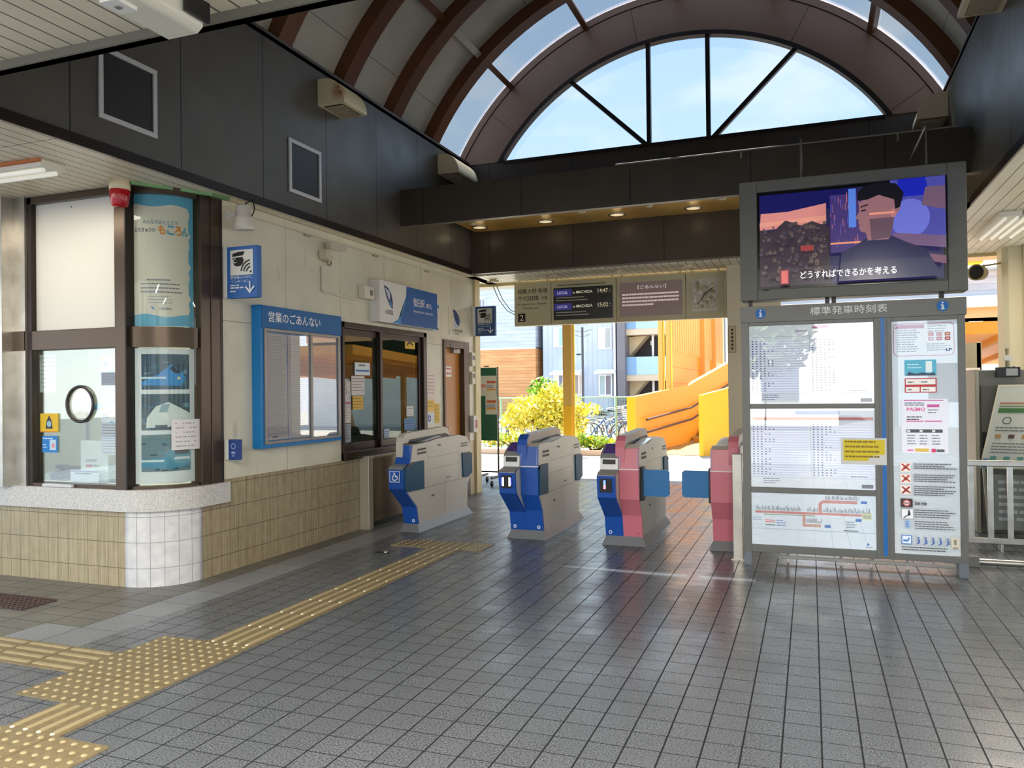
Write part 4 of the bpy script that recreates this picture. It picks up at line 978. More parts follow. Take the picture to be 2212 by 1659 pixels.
def frame_on_fascia(y0, y1, z0, z1, lab):
    o = (-4.48, (y0 + y1) / 2, z0); t = thing('access_frame', lab, 'panel frame', o, 'pale access frames on the left dark panel'); x0, x1 = -4.478, -4.462
    P = mat((206, 206, 210), .4)
    for nm, a in (('rail', (y0, y1, z0, z0 + .035)), ('rail', (y0, y1, z1 - .035, z1)), ('stile', (y0, y0 + .035, z0 + .035, z1 - .035)), ('stile', (y1 - .035, y1, z0 + .035, z1 - .035))):
        mb = MB(o); mb.box(x0, x1, a[0], a[1], a[2], a[3], P); mb.build(nm, t, .002)
    mb = MB(o); mb.box(-4.479, -4.474, y0 + .036, y1 - .036, z0 + .036, z1 - .036, mat((46, 44, 42), .4)); mb.build('cover_panel', t)
frame_on_fascia(4.02, 4.53, 3.38, 3.88, 'large pale rectangular frame on the dark panel above the booth')
frame_on_fascia(6.11, 6.62, 3.36, 3.86, 'pale rectangular frame on the dark panel above the blue notice case')

# ================================================================== CEILING FIXTURES
def batten(x, y, dx, dy, lab, rust=False, lit=False, energy=0):
    o = (x, y, 3.14); t = thing('ceiling_light', lab, 'lamp', o, 'fluorescent fixtures under the slatted ceilings')
    mb = MB(o); C = mat((232, 228, 216), .4)
    ax = (dx, dy, 0); L = math.hypot(dx, dy); nx, ny = -dy / L, dx / L
    mb.bar((x, y, 3.115), (x + dx, y + dy, 3.115), .20, .05, C); mb.build('housing', t, .006)
    if rust: 
        mb = MB(o); mb.bar((x + nx * .11, y + ny * .11, 3.128), (x + dx + nx * .11, y + dy + ny * .11, 3.128), .03, .02, mat((196, 118, 66), .7)); mb.build('rusty_edge', t)
    for s_ in (-.05, .05):
        mb = MB(o); mb.tube([(x + nx * s_ + dx * .03, y + ny * s_ + dy * .03, 3.075), (x + nx * s_ + dx * .97, y + ny * s_ + dy * .97, 3.075)], .016, mat((255, 252, 240), .3, emit=1.0 if lit else 0.15)); mb.build('tube', t)
    if energy:
        l = bpy.data.lights.new('fill_light', 'AREA'); l.shape = 'RECTANGLE'; l.size = .2; l.size_y = L; l.energy = energy; l.color = (1, .90, .74)  # added fill; the fixtures in view are themselves switched off
        lo = bpy.data.objects.new('fill_light', l); COL.objects.link(lo); lo.parent = t; lo.location = (dx / 2, dy / 2, -.1); lo.rotation_euler = (0, 0, math.atan2(ny, nx))
batten(-4.95, 4.07, -1.2, -.02, 'rust edged ceiling light over the pavement left of the booth', True, False, 9)
batten(1.80, 9.85, 0, -1.2, 'long ceiling light on the right slatted ceiling, nearer the dark panel', False, False, 14)
batten(1.98, 9.85, 0, -1.2, 'long ceiling light on the right slatted ceiling, nearer the column', False, False, 14)
batten(-1.6, -.6, 0, 1.2, 'unseen ceiling light added overhead of the viewer to brighten the hall', False, True, 140)  # this and the next fixture are added out of view as fill
batten(.9, -.6, 0, 1.2, 'unseen ceiling light added to the right of the viewer to brighten the hall', False, True, 140)
t = thing('emergency_light', 'white boxy emergency light under the near slatted ceiling edge', 'lamp', (-2.39, 2.4, 3.14))
mb = MB((-2.39, 2.4, 3.14)); mb.prism([(-2.52, 3.14), (-2.26, 3.14), (-2.285, 2.985), (-2.31, 2.965), (-2.46, 2.965), (-2.49, 2.985)], 1, 2.05, 2.56, mat((226, 222, 206), .4)); mb.build('housing', t, .01)
mb = MB((-2.39, 2.4, 3.14)); mb.box(-2.44, -2.36, 2.2, 2.30, 2.95, 2.966, M_WHITE); mb.box(-2.41, -2.39, 2.24, 2.26, 2.945, 2.951, M_GREY); mb.build('test_cover', t)
mb = MB((-2.39, 2.4, 3.14)); mb.box(-2.27, -2.255, 2.44, 2.57, 3.0, 3.08, M_BLACK); mb.build('connector', t)

# red alarm lamp and pipe
t = thing('alarm_lamp', 'red alarm lamp hanging from the ceiling in front of the booth corner', 'lamp', (-4.93, 4.62, 3.14))
mb = MB((-4.93, 4.62, 3.14)); mb.lathe((-4.93, 4.62, 3.14), [(0, 0), (.075, 0), (.075, -.07), (.066, -.075)], M_BEIGE, 24); mb.build('base', t)
mb = MB((-4.93, 4.62, 3.14)); mb.lathe((-4.93, 4.62, 3.14), [(.072, -.07), (.075, -.09), (.06, -.185), (.05, -.20), (0, -.20)], mat((176, 14, 24), .15), 24); mb.build('lens', t)
t = thing('cable_duct', 'green cable duct along the ceiling from the alarm lamp to the floodlight', 'duct', (-4.75, 4.95, 3.13))
mb = MB((-4.75, 4.95, 3.13)); mb.bar((-4.86, 4.66, 3.128), (-4.56, 5.20, 3.128), .03, .022, mat((120, 164, 112), .5)); mb.build('duct', t)
mb = MB((-4.75, 4.95, 3.13)); mb.bar((-4.56, 5.20, 3.126), (-4.53, 5.36, 3.126), .05, .028, mat((104, 140, 92), .5)); mb.build('junction_box', t, .004)
# floodlight
o = (-4.5, 5.47, 3.0); t = thing('floodlight', 'white cylindrical spotlight on a wall arm above the intercom sign', 'lamp', o)
mb = MB(o); mb.tube([(WX + .006, 5.46, 3.02), (-4.53, 5.46, 3.02)], .013, M_WHITE); mb.tube([(WX, 5.46, 3.02), (WX + .012, 5.46, 3.02)], .035, M_WHITE, 16); mb.build('arm', t)
mb = MB(o); mb.lathe((-4.462, 5.46, 3.09), [(0, 0), (.058, 0), (.064, -.008), (.064, -.088), (.070, -.092), (.074, -.105), (.090, -.165), (.093, -.205), (.085, -.207), (.07, -.15), (0, -.12)], mat((228, 220, 206), .4), 28, (.06, -.12, 1)); mb.build('housing', t)
mb = MB(o); mb.tube([(-4.44, 5.46, 3.10), (-4.37, 5.47, 3.13), (-4.35, 5.47, 3.05), (-4.38, 5.47, 2.99)], .006, M_BLACK, 8); mb.build('cable', t)

# ================================================================== FLAG SIGNS
def intercom_sign(y, lab, dark=False, full=True):
    x0, x1 = -4.575, -4.27; o = (WX, y, 2.30); t = thing('intercom_sign', lab, 'sign', o, 'blue projecting intercom signs')
    B = (58, 112, 184) if not dark else (52, 86, 140)
    mb = MB(o); mb.box(WX + .004, x0, y - .035, y + .035, 2.305, 2.735, M_WHITE); mb.build('wall_bracket', t, .003)
    mb, p = sheet('face', (x0, y - .03, 2.30), Xp, Zp, x1 - x0, .43, B, .06, org=o)
    p.rect(.035, .19, .23, .21, (240, 238, 230) if not dark else (214, 212, 204))
    K = (26, 24, 24)
    p.poly([(.055, .345), (.165, .352), (.185, .385), (.12, .385), (.06, .372)], K); p.poly([(.06, .335), (.165, .34), (.165, .325), (.18, .315), (.17, .305), (.165, .285), (.14, .265), (.10, .262), (.075, .275), (.065, .30)], K)
    p.arc(.085, .31, .013, .020, 60, 330, (240, 238, 230)); p.circ(.245, .212, .009, K)
    for r in (.035, .062, .09): p.arc(.245, .212, r, r + .012, 95, 175, K)
    W_ = (236, 240, 246)
    p.text('駅係員よびだし', .04, .158, .22, .026, W_, .003); p.text('インターホン', .045, .125, .19, .024, W_, .003)
    p.lines(.04, .10, .10, 1, .02, .010, W_, .1, .05); p.lines(.04, .078, .14, 1, .02, .012, W_, .1, .04); p.lines(.04, .05, .06, 1, .02, .010, W_, .1, .04)
    p.rect(.232, .045, .014, .085, W_); p.poly([(.19, .085), (.20, .095), (.239, .055), (.278, .095), (.288, .085), (.239, .03)], W_)
    mb.build('sign_face', t)
intercom_sign(5.42, 'blue intercom sign projecting from the wall under the white spotlight')
intercom_sign(10.7, 'blue intercom sign projecting from the far end of the wall beyond the door', True)
o = (WX, 5.42, .94); t = thing('intercom_sign', 'small blue intercom button plate on the wall beside the curved counter end', 'sign', o, 'blue projecting intercom signs')
mb = MB(o); mb.box(WX + .004, -4.585, 5.40, 5.45, .945, 1.115, M_WHITE); mb.build('wall_bracket', t, .002)
mb, p = sheet('face', (-4.585, 5.40, .945), Xp, Zp, .10, .17, (42, 70, 140), .05, org=o); p.arc(.05, .115, .018, .026, 0, 360, (140, 160, 200)); p.rect(.03, .05, .04, .02, (150, 168, 205)); p.rect(.035, .03, .03, .008, (150, 168, 205)); mb.build('sign_face', t)

# ================================================================== BLUE NOTICE CASE
def notice_case():
    o = (WX, 6.4, 1.0); t = thing('notice_case', 'blue wall notice case with two glass sliding panes, left of the ticket office window', 'notice board', o)
    BL = mat((8, 124, 196), .35); x1 = WX + .10
    mb = MB(o); mb.box(WX + .002, x1, 5.76, 7.035, 1.01, 2.285, BL); mb.build('case', t, .004)
    mb, p = sheet('header', (x1 + .012, 5.765, 2.085), Yp, Zp, 1.265, .195, (6, 100, 166), .012, org=o); p.text('営業のごあんない', .09, .055, .80, .095, (240, 240, 240), .012); mb.build('header', t)
    AL = mat((150, 144, 138), .4, .4); xf = x1 + .016
    for (ya, yb, n) in ((5.80, 6.52, 1), (6.48, 6.99, 2)):
        mb = MB(o)
        for a in ((ya, yb, 1.045, 1.07), (ya, yb, 2.055, 2.08), (ya, ya + .03, 1.07, 2.055), (yb - .035, yb, 1.07, 2.055)): mb.box(x1 + .001 + (n - 1) * .008, xf + (n - 1) * .008, a[0], a[1], a[2], a[3], AL)
        f = mb.build('sliding_frame', t, .002)
        mb = MB(o); mb.box(x1 + .008, x1 + .010, ya + .03, yb - .035, 1.07, 2.055, G_CASE); mb.build('pane', f)
    for ya, w in ((5.835, .30), (6.145, .33), (6.52, .43)):
        mb, p = sheet('notice_paper', (x1 + .002, ya, 1.08), Yp, Zp, w, .96, (214, 208, 210), .001, org=o)
        p.lines(.02, .93, w - .04, 44, .0205, .006, (170, 164, 170), .25, .05)
        if w == .30: p.rect(.0, .03, .03, .90, (206, 182, 206)); p.rect(.07, .02, .08, .012, (90, 88, 96))
        mb.build('notice_paper', t)
notice_case()

# ================================================================== STATION SIGN AND SMALL WALL SIGNS
def station_sign():
    o = (WX, 8.5, 2.3); t = thing('station_name_sign', 'white and blue station name sign above the ticket office window', 'sign', o)
    mb, p = sheet('face', (WX + .13, 7.78, 2.29), Yp, Zp, 1.47, .47, (232, 230, 226), .128, org=o)
    pts = [(.52, .0)] + [(.34 + .30 * math.sin(math.radians(a)), .30 - .30 * math.cos(math.radians(a)) * 1.0) for a in (30, 50, 70, 90)]
    p.poly([(.28, .004), (.43, .06), (.53, .14), (.60, .26), (.63, .38), (.635, .466), (1.466, .466), (1.466, .004)], (14, 92, 166)); p.poly([(.28, .004), (.43, .06), (.53, .14), (.60, .26), (.62, .34), (.48, .10), (.50, .004)], (74, 146, 206))
    # shield like emblem
    N = (44, 62, 110)
    p.poly([(.10, .42), (.19, .40), (.27, .33), (.30, .24), (.295, .17), (.27, .17), (.22, .21), (.15, .30)], N); p.poly([(.12, .395), (.17, .32), (.215, .25), (.24, .30), (.22, .36)], (206, 212, 226)); p.poly([(.20, .22), (.27, .175), (.28, .20), (.25, .26)], (90, 140, 204))
    p.text('小田急', .12, .095, .18, .055, (60, 60, 70), .003)
    W_ = (236, 240, 246); p.text('螢田駅', .80, .245, .30, .105, W_, .003); p.text('(東口)', 1.13, .245, .17, .07, W_, .008); p.text('Hotaruda Station  (East Gate)', .80, .165, .52, .04, W_, .004)
    mb.build('sign_face', t)
station_sign()
mb, p = sheet('no_smoking_sign', (WX + .012, 9.31, 2.29), Yp, Zp, .23, .36, (226, 224, 226), .012); p.rect(0, .31, .23, .05, (74, 132, 196)); p.lines(.03, .34, .17, 1, .02, .014, (220, 230, 244)); p.arc(.115, .21, .055, .078, 0, 360, (200, 40, 50)); p.poly([(.06, .25), (.075, .27), (.17, .17), (.155, .15)], (200, 40, 50)); p.arc(.115, .10, .03, .045, 0, 360, (200, 60, 70)); p.lines(.03, .05, .17, 2, .022, .01, (110, 110, 130)); p.rect(.15, .02, .05, .03, (60, 60, 80))
tag(mb.build('no_smoking_sign'), 'narrow white no smoking notice between the station sign and the door', 'sign')
def wall_emblem():
    mb, p = sheet('logo_sign', (WX + .004, 9.86, 2.27), Yp, Zp, .50, .40, M_WALL, .003)
    N = (44, 62, 110); p.poly([(.14, .37), (.24, .35), (.33, .29), (.36, .20), (.34, .14), (.25, .17), (.17, .26)], N); p.poly([(.17, .24), (.25, .16), (.30, .12), (.23, .10), (.17, .15)], (170, 190, 220)); p.arc(.34, .24, .03, .05, -60, 60, (150, 160, 190)); p.text('小田急電鉄', .13, .055, .32, .045, (60, 60, 66), .003); p.lines(.18, .025, .20, 1, .02, .012, (90, 90, 96)); p.circ(.04, .05, .03, (232, 230, 224)); p.poly([(.03, .02), (.05, .08), (.035, .06)], (60, 60, 70))
    tag(mb.build('company_sign'), 'dark blue company emblem and name on the wall above the orange door', 'sign')
wall_emblem()
# speaker box, camera, conduit
t = thing('wall_speaker', 'small white speaker box on the wall left of the station sign', 'speaker', (WX, 7.64, 2.55))
mb = MB((WX, 7.64, 2.55)); mb.box(WX + .002, WX + .09, 7.54, 7.74, 2.53, 2.67, mat((228, 220, 206), .45)); mb.build('housing', t, .008)
mb = MB((WX, 7.64, 2.55)); mb.box(WX + .09, WX + .094, 7.65, 7.70, 2.57, 2.63, mat((120, 112, 104), .5)); mb.build('grille', t)
t = thing('cable_conduit', 'thin white conduit running down the wall from the camera to the speaker box', 'conduit', (WX, 7.1, 2.7))
mb = MB((WX, 7.1, 2.7)); mb.tube([(WX + .014, 6.84, 2.78), (WX + .014, 6.84, 2.54), (WX + .014, 6.86, 2.525), (WX + .014, 7.54, 2.51)], .012, mat((222, 214, 198), .45)); mb.build('pipe', t)
o = (WX, 6.9, 2.95); t = thing('security_camera', 'beige security camera on a bracket high on the wall', 'camera', o)
mb = MB(o); mb.tube([(WX, 6.98, 2.99), (WX + .10, 6.98, 2.99)], .02, mat((206, 196, 176), .4)); mb.bar((WX + .09, 6.84, 2.985), (WX + .12, 7.10, 3.0), .07, .07, mat((206, 196, 176), .4)); mb.build('camera_body', t, .01)
mb = MB(o); mb.prism([(6.79, 2.94), (6.85, 2.95), (6.93, 2.86), (6.88, 2.83), (6.80, 2.85)], 0, WX + .01, WX + .10, mat((214, 204, 180), .4)); mb.build('housing', t, .008)
mb = MB(o); mb.ring((WX + .06, 6.9, 2.83), .035, .010, mat((150, 140, 126), .3), (1, 0, 0), 18, 6); mb.build('lens_ring', t)
# intercoms by the door end
for y, z, h, lab in ((10.60, 1.86, .20, 'upper white wall intercom between the door and the wall end'), (10.60, 1.60, .18, 'lower white wall intercom between the door and the wall end')):
    t = thing('wall_intercom', lab, 'intercom', (WX, y, z)); mb = MB((WX, y, z)); mb.box(WX + .002, WX + .05, y - .05, y + .06, z, z + h, mat((222, 212, 190), .4)); mb.build('housing', t, .006)
    mb = MB((WX, y, z)); mb.box(WX + .05, WX + .054, y - .03, y + .035, z + .09, z + .15, M_DGREY); mb.build('grille', t)
t = thing('ticket_box', 'white wall box with a red mark below the wall intercoms', 'box', (WX, 10.61, .92)); mb = MB((WX, 10.61, .92)); mb.box(WX + .002, WX + .07, 10.53, 10.69, .90, 1.14, mat((212, 206, 200), .4)); mb.build('housing', t, .006)
mb = MB((WX, 10.61, .92)); mb.box(WX + .07, WX + .073, 10.60, 10.66, .96, 1.08, mat((190, 60, 60), .5)); mb.build('red_mark', t)
# posters by the window
for i, (y, z, w, h, c, lab) in enumerate(((9.18, 1.42, .26, .32, (232, 214, 206), 'pale pink paper on the wall right of the ticket window, topmost'), (9.17, 1.24, .22, .15, (236, 190, 60), 'yellow paper below the pale pink paper beside the ticket window'), (9.40, 1.08, .14, .26, (230, 186, 40), 'yellow vertical slip beside the orange door'), (9.17, 1.06, .22, .17, (226, 226, 232), 'white paper with a blue disc beside the ticket window'), (9.40, .80, .16, .24, (240, 226, 212), 'paper with red bands low beside the door'), (9.18, .84, .18, .18, (222, 170, 80), 'orange paper low beside the ticket window'))):
    mb, p = sheet('wall_paper', (WX + .004, y, z), Yp, Zp, w, h, c, .002)
    if i == 3: p.circ(.07, .09, .045, (60, 90, 180)); p.circ(.07, .09, .02, (220, 220, 236))
    elif i == 4: p.rect(.01, .20, .14, .03, (206, 60, 50)); p.rect(.01, .01, .14, .025, (206, 60, 50)); p.poly([(.04, .06), (.10, .06), (.11, .17), (.05, .17)], (210, 130, 60))
    else: p.lines(.02, h - .04, w - .04, max(2, int(h / .05)), .045, .012, tuple(int(v * .7) for v in c), .2, .06)
    tag(mb.build('wall_paper'), lab, 'paper', 'papers on the wall beside the door')
# stickers on the sliding window
for i, (y, z, w, h, c, far, lab) in enumerate(((7.54, 1.69, .32, .14, (226, 232, 236), 0, 'white sticker with a blue band on the left sliding pane'), (7.47, 1.47, .27, .21, (214, 206, 200), 0, 'white printed sheet under the blue banded sticker on the left pane'), (7.49, 1.31, .22, .15, (214, 168, 34), 0, 'yellow notice on the left sliding pane'), (7.23, 1.17, .22, .45, (206, 200, 196), 0, 'tall white leaflet at the left edge of the left sliding pane'), (7.23, .96, .22, .20, (150, 160, 168), 0, 'grey leaflet below the tall white one on the left pane'), (8.63, 2.03, .26, .12, (224, 184, 26), 1, 'yellow sticker at the top corner of the right sliding pane'), (8.65, 1.20, .18, .12, (226, 224, 220), 1, 'small white sticker on the right sliding pane'), (8.59, 1.03, .27, .14, (74, 128, 186), 1, 'blue sticker low on the right sliding pane'), (8.10, .96, .12, .11, (176, 196, 226), 1, 'pale blue sticker at the inner foot of the right sliding pane'))):
    x = (WX - .05) if not far else (WX - .012)
    mb, p = sheet('window_sticker', (x, y, z), Yp, Zp, w, h, c, .001)
    if i == 0: p.rect(.02, .04, .28, .02, (40, 110, 180)); p.lines(.08, .10, .18, 1, .02, .02, (120, 120, 130))
    elif i == 5: p.poly([(.05, .03), (.12, .07), (.20, .04), (.21, .06), (.12, .10), (.04, .06)], (50, 44, 30))
    elif i == 3:
        for k in range(60): p.rect(.02 + .18 * random.random(), .24 + .19 * random.random(), .014, .010, random.choice([(130, 120, 120), (160, 120, 110), (110, 110, 120)]), True)
        p.k += 1; p.rect(.0, .20, .22, .03, (176, 110, 110)); p.lines(.02, .17, .18, 5, .03, .01, (150, 146, 144))
    else: p.lines(.015, h - .035, w - .03, max(2, int(h / .035)), .032, .010, tuple(int(v * .65) for v in c), .2, .04)
    tag(mb.build('window_sticker'), lab, 'sticker', 'stickers on the ticket office window')
# stainless cabinet below the window
t = thing('steel_cabinet', 'brown stainless faced cabinet under the ticket office window, behind the first gate', 'cabinet', (WX, 8.0, 0))
KB = NT('brown_stainless'); KB.col(KB.mix(KB.rng(KB.noise(3, 3, stretch=(1, 1, .15)), .4, .65, 0, 1), lin((96, 78, 58)), lin((150, 132, 108)))).rough(.25); KB.b.inputs['Metallic'].default_value = .7
mb = MB((WX, 8.0, 0)); mb.box(WX + .002, WX + .08, 7.62, 8.47, .06, .77, KB.m); mb.build('front', t, .004)
mb = MB((WX, 8.0, 0)); mb.box(WX + .002, WX + .12, 7.53, 7.62, 0, .80, mat((196, 188, 170), .35, .5)); mb.build('side_post', t, .004)
mb = MB((WX, 8.0, 0)); mb.box(WX + .002, WX + .06, 7.62, 8.47, 0, .06, M_BLACK); mb.build('toe_kick', t)
mb = MB((WX, 8.0, 0)); mb.box(WX + .002, WX + .13, 7.62, 9.14, .772, .80, mat((176, 164, 142), .3, .6)); mb.build('shelf', t, .003)
# ================================================================== BOOTH THINGS
def curved(name, label, cat, a0, a1, z0, z1, base, draw, r=CR - .045, thing_=True):
    mb = MB((-4.75, 4.95, z0)); L = r * math.radians(a1 - a0)
    p = Print(mb, (0, 0, 0), Xp, Zp, rough=.4)
    def bend(x, y, d):
        a = math.radians(a0) + x / r; return Vector((CCX + (r + d) * math.cos(a), CCY + (r + d) * math.sin(a), z0 + y))
    p.bend = bend; p.rect(0, 0, L, z1 - z0, base); draw(p, L, z1 - z0)
    o = mb.build(name); tag(o, label, cat); return o
def draw_poster(p, w, h):
    sk = (96, 176, 212); cr = (232, 226, 208)
    n = 14
    def wav(t, ph): return .012 * math.sin(t * 19 + ph)
    for i in range(n):  # cream field with a wavy edge on the blue sheet, in strips so that it bends with the sheet
        xa = w * (.0 + .90 * i / n); xb = w * (.0 + .90 * (i + 1) / n)
        p.poly([(xa, .085 + wav(xa, 0)), (xb, .085 + wav(xb, 0)), (xb, h - .085 + wav(xb, 2)), (xa, h - .085 + wav(xa, 2))], cr, True)
    p.k += 1
    for j in range(10): p.poly([(w * .90, .10 + j * (h - .2) / 10), (w * .90 + .012 + .012 * math.sin(j * 2.1), .10 + (j + .5) * (h - .2) / 10), (w * .90, .10 + (j + 1) * (h - .2) / 10)], cr, True)
    p.k += 1
    p.text('みんなのおともだち', w * .16, h - .235, w * .56, .035, (120, 150, 170), .01); p.text('おだきゅうの', w * .02, h - .30, w * .34, .035, (96, 112, 124), .014)
    for ch, x, c in (('も', .40, (236, 142, 54)), ('こ', .54, (92, 164, 192)), ('ろ', .66, (236, 142, 54)), ('ん', .78, (92, 164, 192))): p.text(ch, w * x, h - .315, w * .12, .075, c, .035)
    for i in range(4): p.lines(w * (.12 if i else .22), .36 - i * .032, w * (.66 if i else .40), 1, .02, .011, (140, 140, 150), .08, .02)
    p.lines(w * .24, .23, w * .42, 3, .024, .006, (170, 170, 176), .2, .02); p.poly([(w * .28, .155), (w * .33, .15), (w * .34, .12), (w * .30, .14)], (110, 150, 200)); p.text('小田急電鉄', w * .40, .128, w * .2, .02, (120, 120, 140), .01)
curved('wall_poster', 'blue edged cream poster with Japanese lettering in the upper curved corner window', 'poster', -80, -5, 2.04, 3.08, (98, 176, 210), draw_poster)
def draw_trains(p, w, h):
    dk = (40, 66, 84); rg = random.Random(9)
    for k, (z0, hh) in enumerate(((.74, .28), (.42, .285), (.095, .29))):
        x0, x1 = w * .115, w * .90; W_ = x1 - x0
        p.rect(x0, z0, W_, hh, ((30, 74, 96), (44, 78, 92), (96, 128, 138))[k])
        for i in range(26):
            xx = x0 + rg.random() * (W_ - .05); p.rect(xx, z0 + rg.random() * (hh - .06), .03 + .02 * rg.random(), .006 + .03 * rg.random(), rg.choice([(40, 96, 120), (24, 56, 70), (90, 140, 156), (60, 110, 132)]), True)
        p.k += 1
        if k == 0: p.poly([(x0, z0 + .06), (x0 + W_ * .35, z0 + .12), (x0 + W_ * .6, z0 + .20), (x0 + W_ * .85, z0 + .13), (x0 + W_ * .92, z0 + .08), (x0 + W_ * .8, z0 + .03), (x0 + W_ * .55, z0 + .03), (x0, z0 + .035)], (30, 140, 210)); p.poly([(x0 + W_ * .62, z0 + .19), (x0 + W_ * .82, z0 + .135), (x0 + W_ * .70, z0 + .125), (x0 + W_ * .58, z0 + .16)], (16, 40, 60)); p.circ(x0 + W_ * .76, z0 + .09, .012, (232, 226, 170)); p.rect(x0, z0 + .085, W_ * .5, .016, (196, 226, 240))
        elif k == 1: p.poly([(x0 + W_ * .10, z0 + .02), (x0 + W_ * .12, z0 + .10), (x0 + W_ * .30, z0 + .19), (x0 + W_ * .55, z0 + .22), (x0 + W_ * .80, z0 + .17), (x0 + W_, z0 + .13), (x0 + W_, z0 + .06), (x0 + W_ * .5, z0 + .02)], (214, 226, 222)); p.poly([(x0 + W_ * .40, z0 + .20), (x0 + W_ * .56, z0 + .208), (x0 + W_ * .52, z0 + .14), (x0 + W_ * .36, z0 + .14)], (120, 160, 170)); p.rect(x0 + W_ * .28, z0 + .02, W_ * .24, .02, (70, 80, 92))
        else: p.poly([(x0, z0 + .03), (x0, z0 + .09), (x0 + W_ * .45, z0 + .11), (x0 + W_ * .62, z0 + .21), (x0 + W_ * .9, z0 + .21), (x0 + W_, z0 + .16), (x0 + W_, z0 + .04), (x0 + W_ * .6, z0 + .02)], (60, 140, 170)); p.poly([(x0 + W_ * .66, z0 + .19), (x0 + W_ * .94, z0 + .18), (x0 + W_ * .97, z0 + .13), (x0 + W_ * .66, z0 + .13)], (24, 60, 76)); p.rect(x0, z0 + .075, W_ * .45, .018, (206, 226, 232)); p.rect(x0 + W_ * .65, z0 + .09, W_ * .33, .02, (196, 216, 220))
curved('wall_poster', 'white poster with three blue train photographs in the lower curved corner window', 'poster', -80, -5, .80, 1.865, (224, 232, 234), draw_trains)
def draw_note(p, w, h): p.lines(.03, h - .035, w - .07, 6, .036, .010, (170, 168, 170), .12, .06)
curved('pasted_note', 'white printed note pasted over the lower right of the train poster', 'notice', -37, 0, 1.06, 1.30, (224, 220, 220), draw_note, CR - .012)
# papers, ring and desk things at the booth window
def at_booth(name, x, z, w, h, base, lab, cat, draw, y=4.765):
    mb, p = sheet(name, (x, y, z), Xp, Zp, w, h, base, .001); draw(p, w, h); return tag(mb.build(name), lab, cat)
at_booth('window_paper', -5.985, 1.53, .18, .31, (226, 234, 226), 'pale printed sheet at the top left of the booth window', 'paper', lambda p, w, h: p.lines(.015, h - .03, w - .03, 8, .034, .008, (150, 160, 150), .2, .05), 4.779)
def fares(p, w, h):
    for i in range(1):
        p.poly([(.005, h - .005), (w - .005, h - .005), (w - .005, h - .15), (w * .5, h - .12), (.005, h - .16)], (236, 232, 240)); p.poly([(.005, h - .155), (w * .5, h - .115), (w - .005, h - .145), (w - .005, h - .175), (w * .5, h - .15), (.005, h - .19)], (90, 160, 206)); p.poly([(.005, h - .01), (.05, h - .01), (.005, h - .05)], (226, 206, 70)); p.rect(w - .06, h - .11, .045, .03, (226, 196, 60)); p.text('IC', .02, h - .09, .06, .035, (90, 80, 160), .02)
        for zz in (.02, .145): p.rect(.008, zz, w - .016, .11, (90, 130, 206)); p.rect(.012, zz + .004, w - .024, .102, (232, 236, 246)); p.lines(.02, zz + .09, w - .04, 4, .022, .006, (150, 140, 180), .3, .03)
at_booth('fare_card', -5.315, 1.43, .215, .43 * .9, (228, 230, 240), 'upper white and blue guidance card inside the booth window', 'card', fares, 4.783)
at_booth('fare_card', -5.315, 1.025, .215, .385, (228, 230, 240), 'lower white and blue guidance card inside the booth window', 'card', fares, 4.783)
at_booth('window_sticker', -5.965, 1.20, .20, .155, (232, 190, 30), 'yellow sticker with a bell picture on the booth window', 'sticker', lambda p, w, h: (p.poly([(.06, .03), (.14, .03), (.13, .09), (.10, .14), (.07, .09)], (40, 44, 60)), p.circ(.10, .07, .026, (150, 190, 206)), p.rect(0, 0, w, .008, (206, 110, 60))))
at_booth('window_sticker', -5.945, 1.035, .17, .135, (40, 130, 210), 'blue sticker below the yellow bell sticker on the booth window', 'sticker', lambda p, w, h: (p.rect(.085, .02, .07, .085, (196, 220, 240)), p.rect(.11, .04, .03, .035, (230, 150, 160)), p.lines(.012, .11, .14, 1, .02, .010, (190, 226, 246)), p.lines(.012, .06, .06, 2, .022, .008, (190, 226, 246))))
at_booth('desk_notice', -5.675, .763, .30, .365, (234, 240, 238), 'white notice card with a red line standing behind the booth glass', 'notice', lambda p, w, h: (p.rect(.055, .145, .07, .022, (214, 96, 96)), p.lines(.06, .20, .14, 1, .02, .010, (120, 150, 150)), p.lines(.14, .15, .08, 1, .02, .01, (140, 160, 160)), p.lines(.05, .19, .18, 2, .03, .007, (160, 176, 176))), 4.90)
t = thing('speech_ring', 'round dark speaking ring in the booth window pane', 'speaking port', (-5.52, 4.76, 1.43)); mb = MB((-5.52, 4.76, 1.43)); mb.ring((-5.52, 4.762, 1.43), .142, .012, mat((50, 42, 44), .3), (0, 1, 0), 40, 8); mb.build('ring', t)
mb = MB((-5.52, 4.76, 1.43)); mb.lathe((-5.52, 4.768, 1.43), [(.134, 0), (0, .001)], glass_mat('port_disc', (.95, .92, .86), f0=.0, f1=.12), 36, (0, -1, 0)); mb.build('disc', t)
t = thing('cash_tray', 'low white tray lying on the counter in front of the booth window', 'tray', (-5.66, 4.76, .762))
mb = MB((-5.66, 4.76, .762)); mb.box(-5.86, -5.54, 4.69, 4.88, .763, .788, mat((214, 214, 218), .4)); mb.build('base', t, .006)
mb, p = sheet('plate', (-5.675, 4.80, .79), Xp, Zp, .30, .105, (226, 228, 240), .01, org=(-5.66, 4.76, .762)); p.lines(.05, .07, .18, 1, .02, .012, (90, 94, 120), .05, .03); p.rect(.0, .088, .30, .012, (120, 120, 170)); mb.build('name_plate', t)
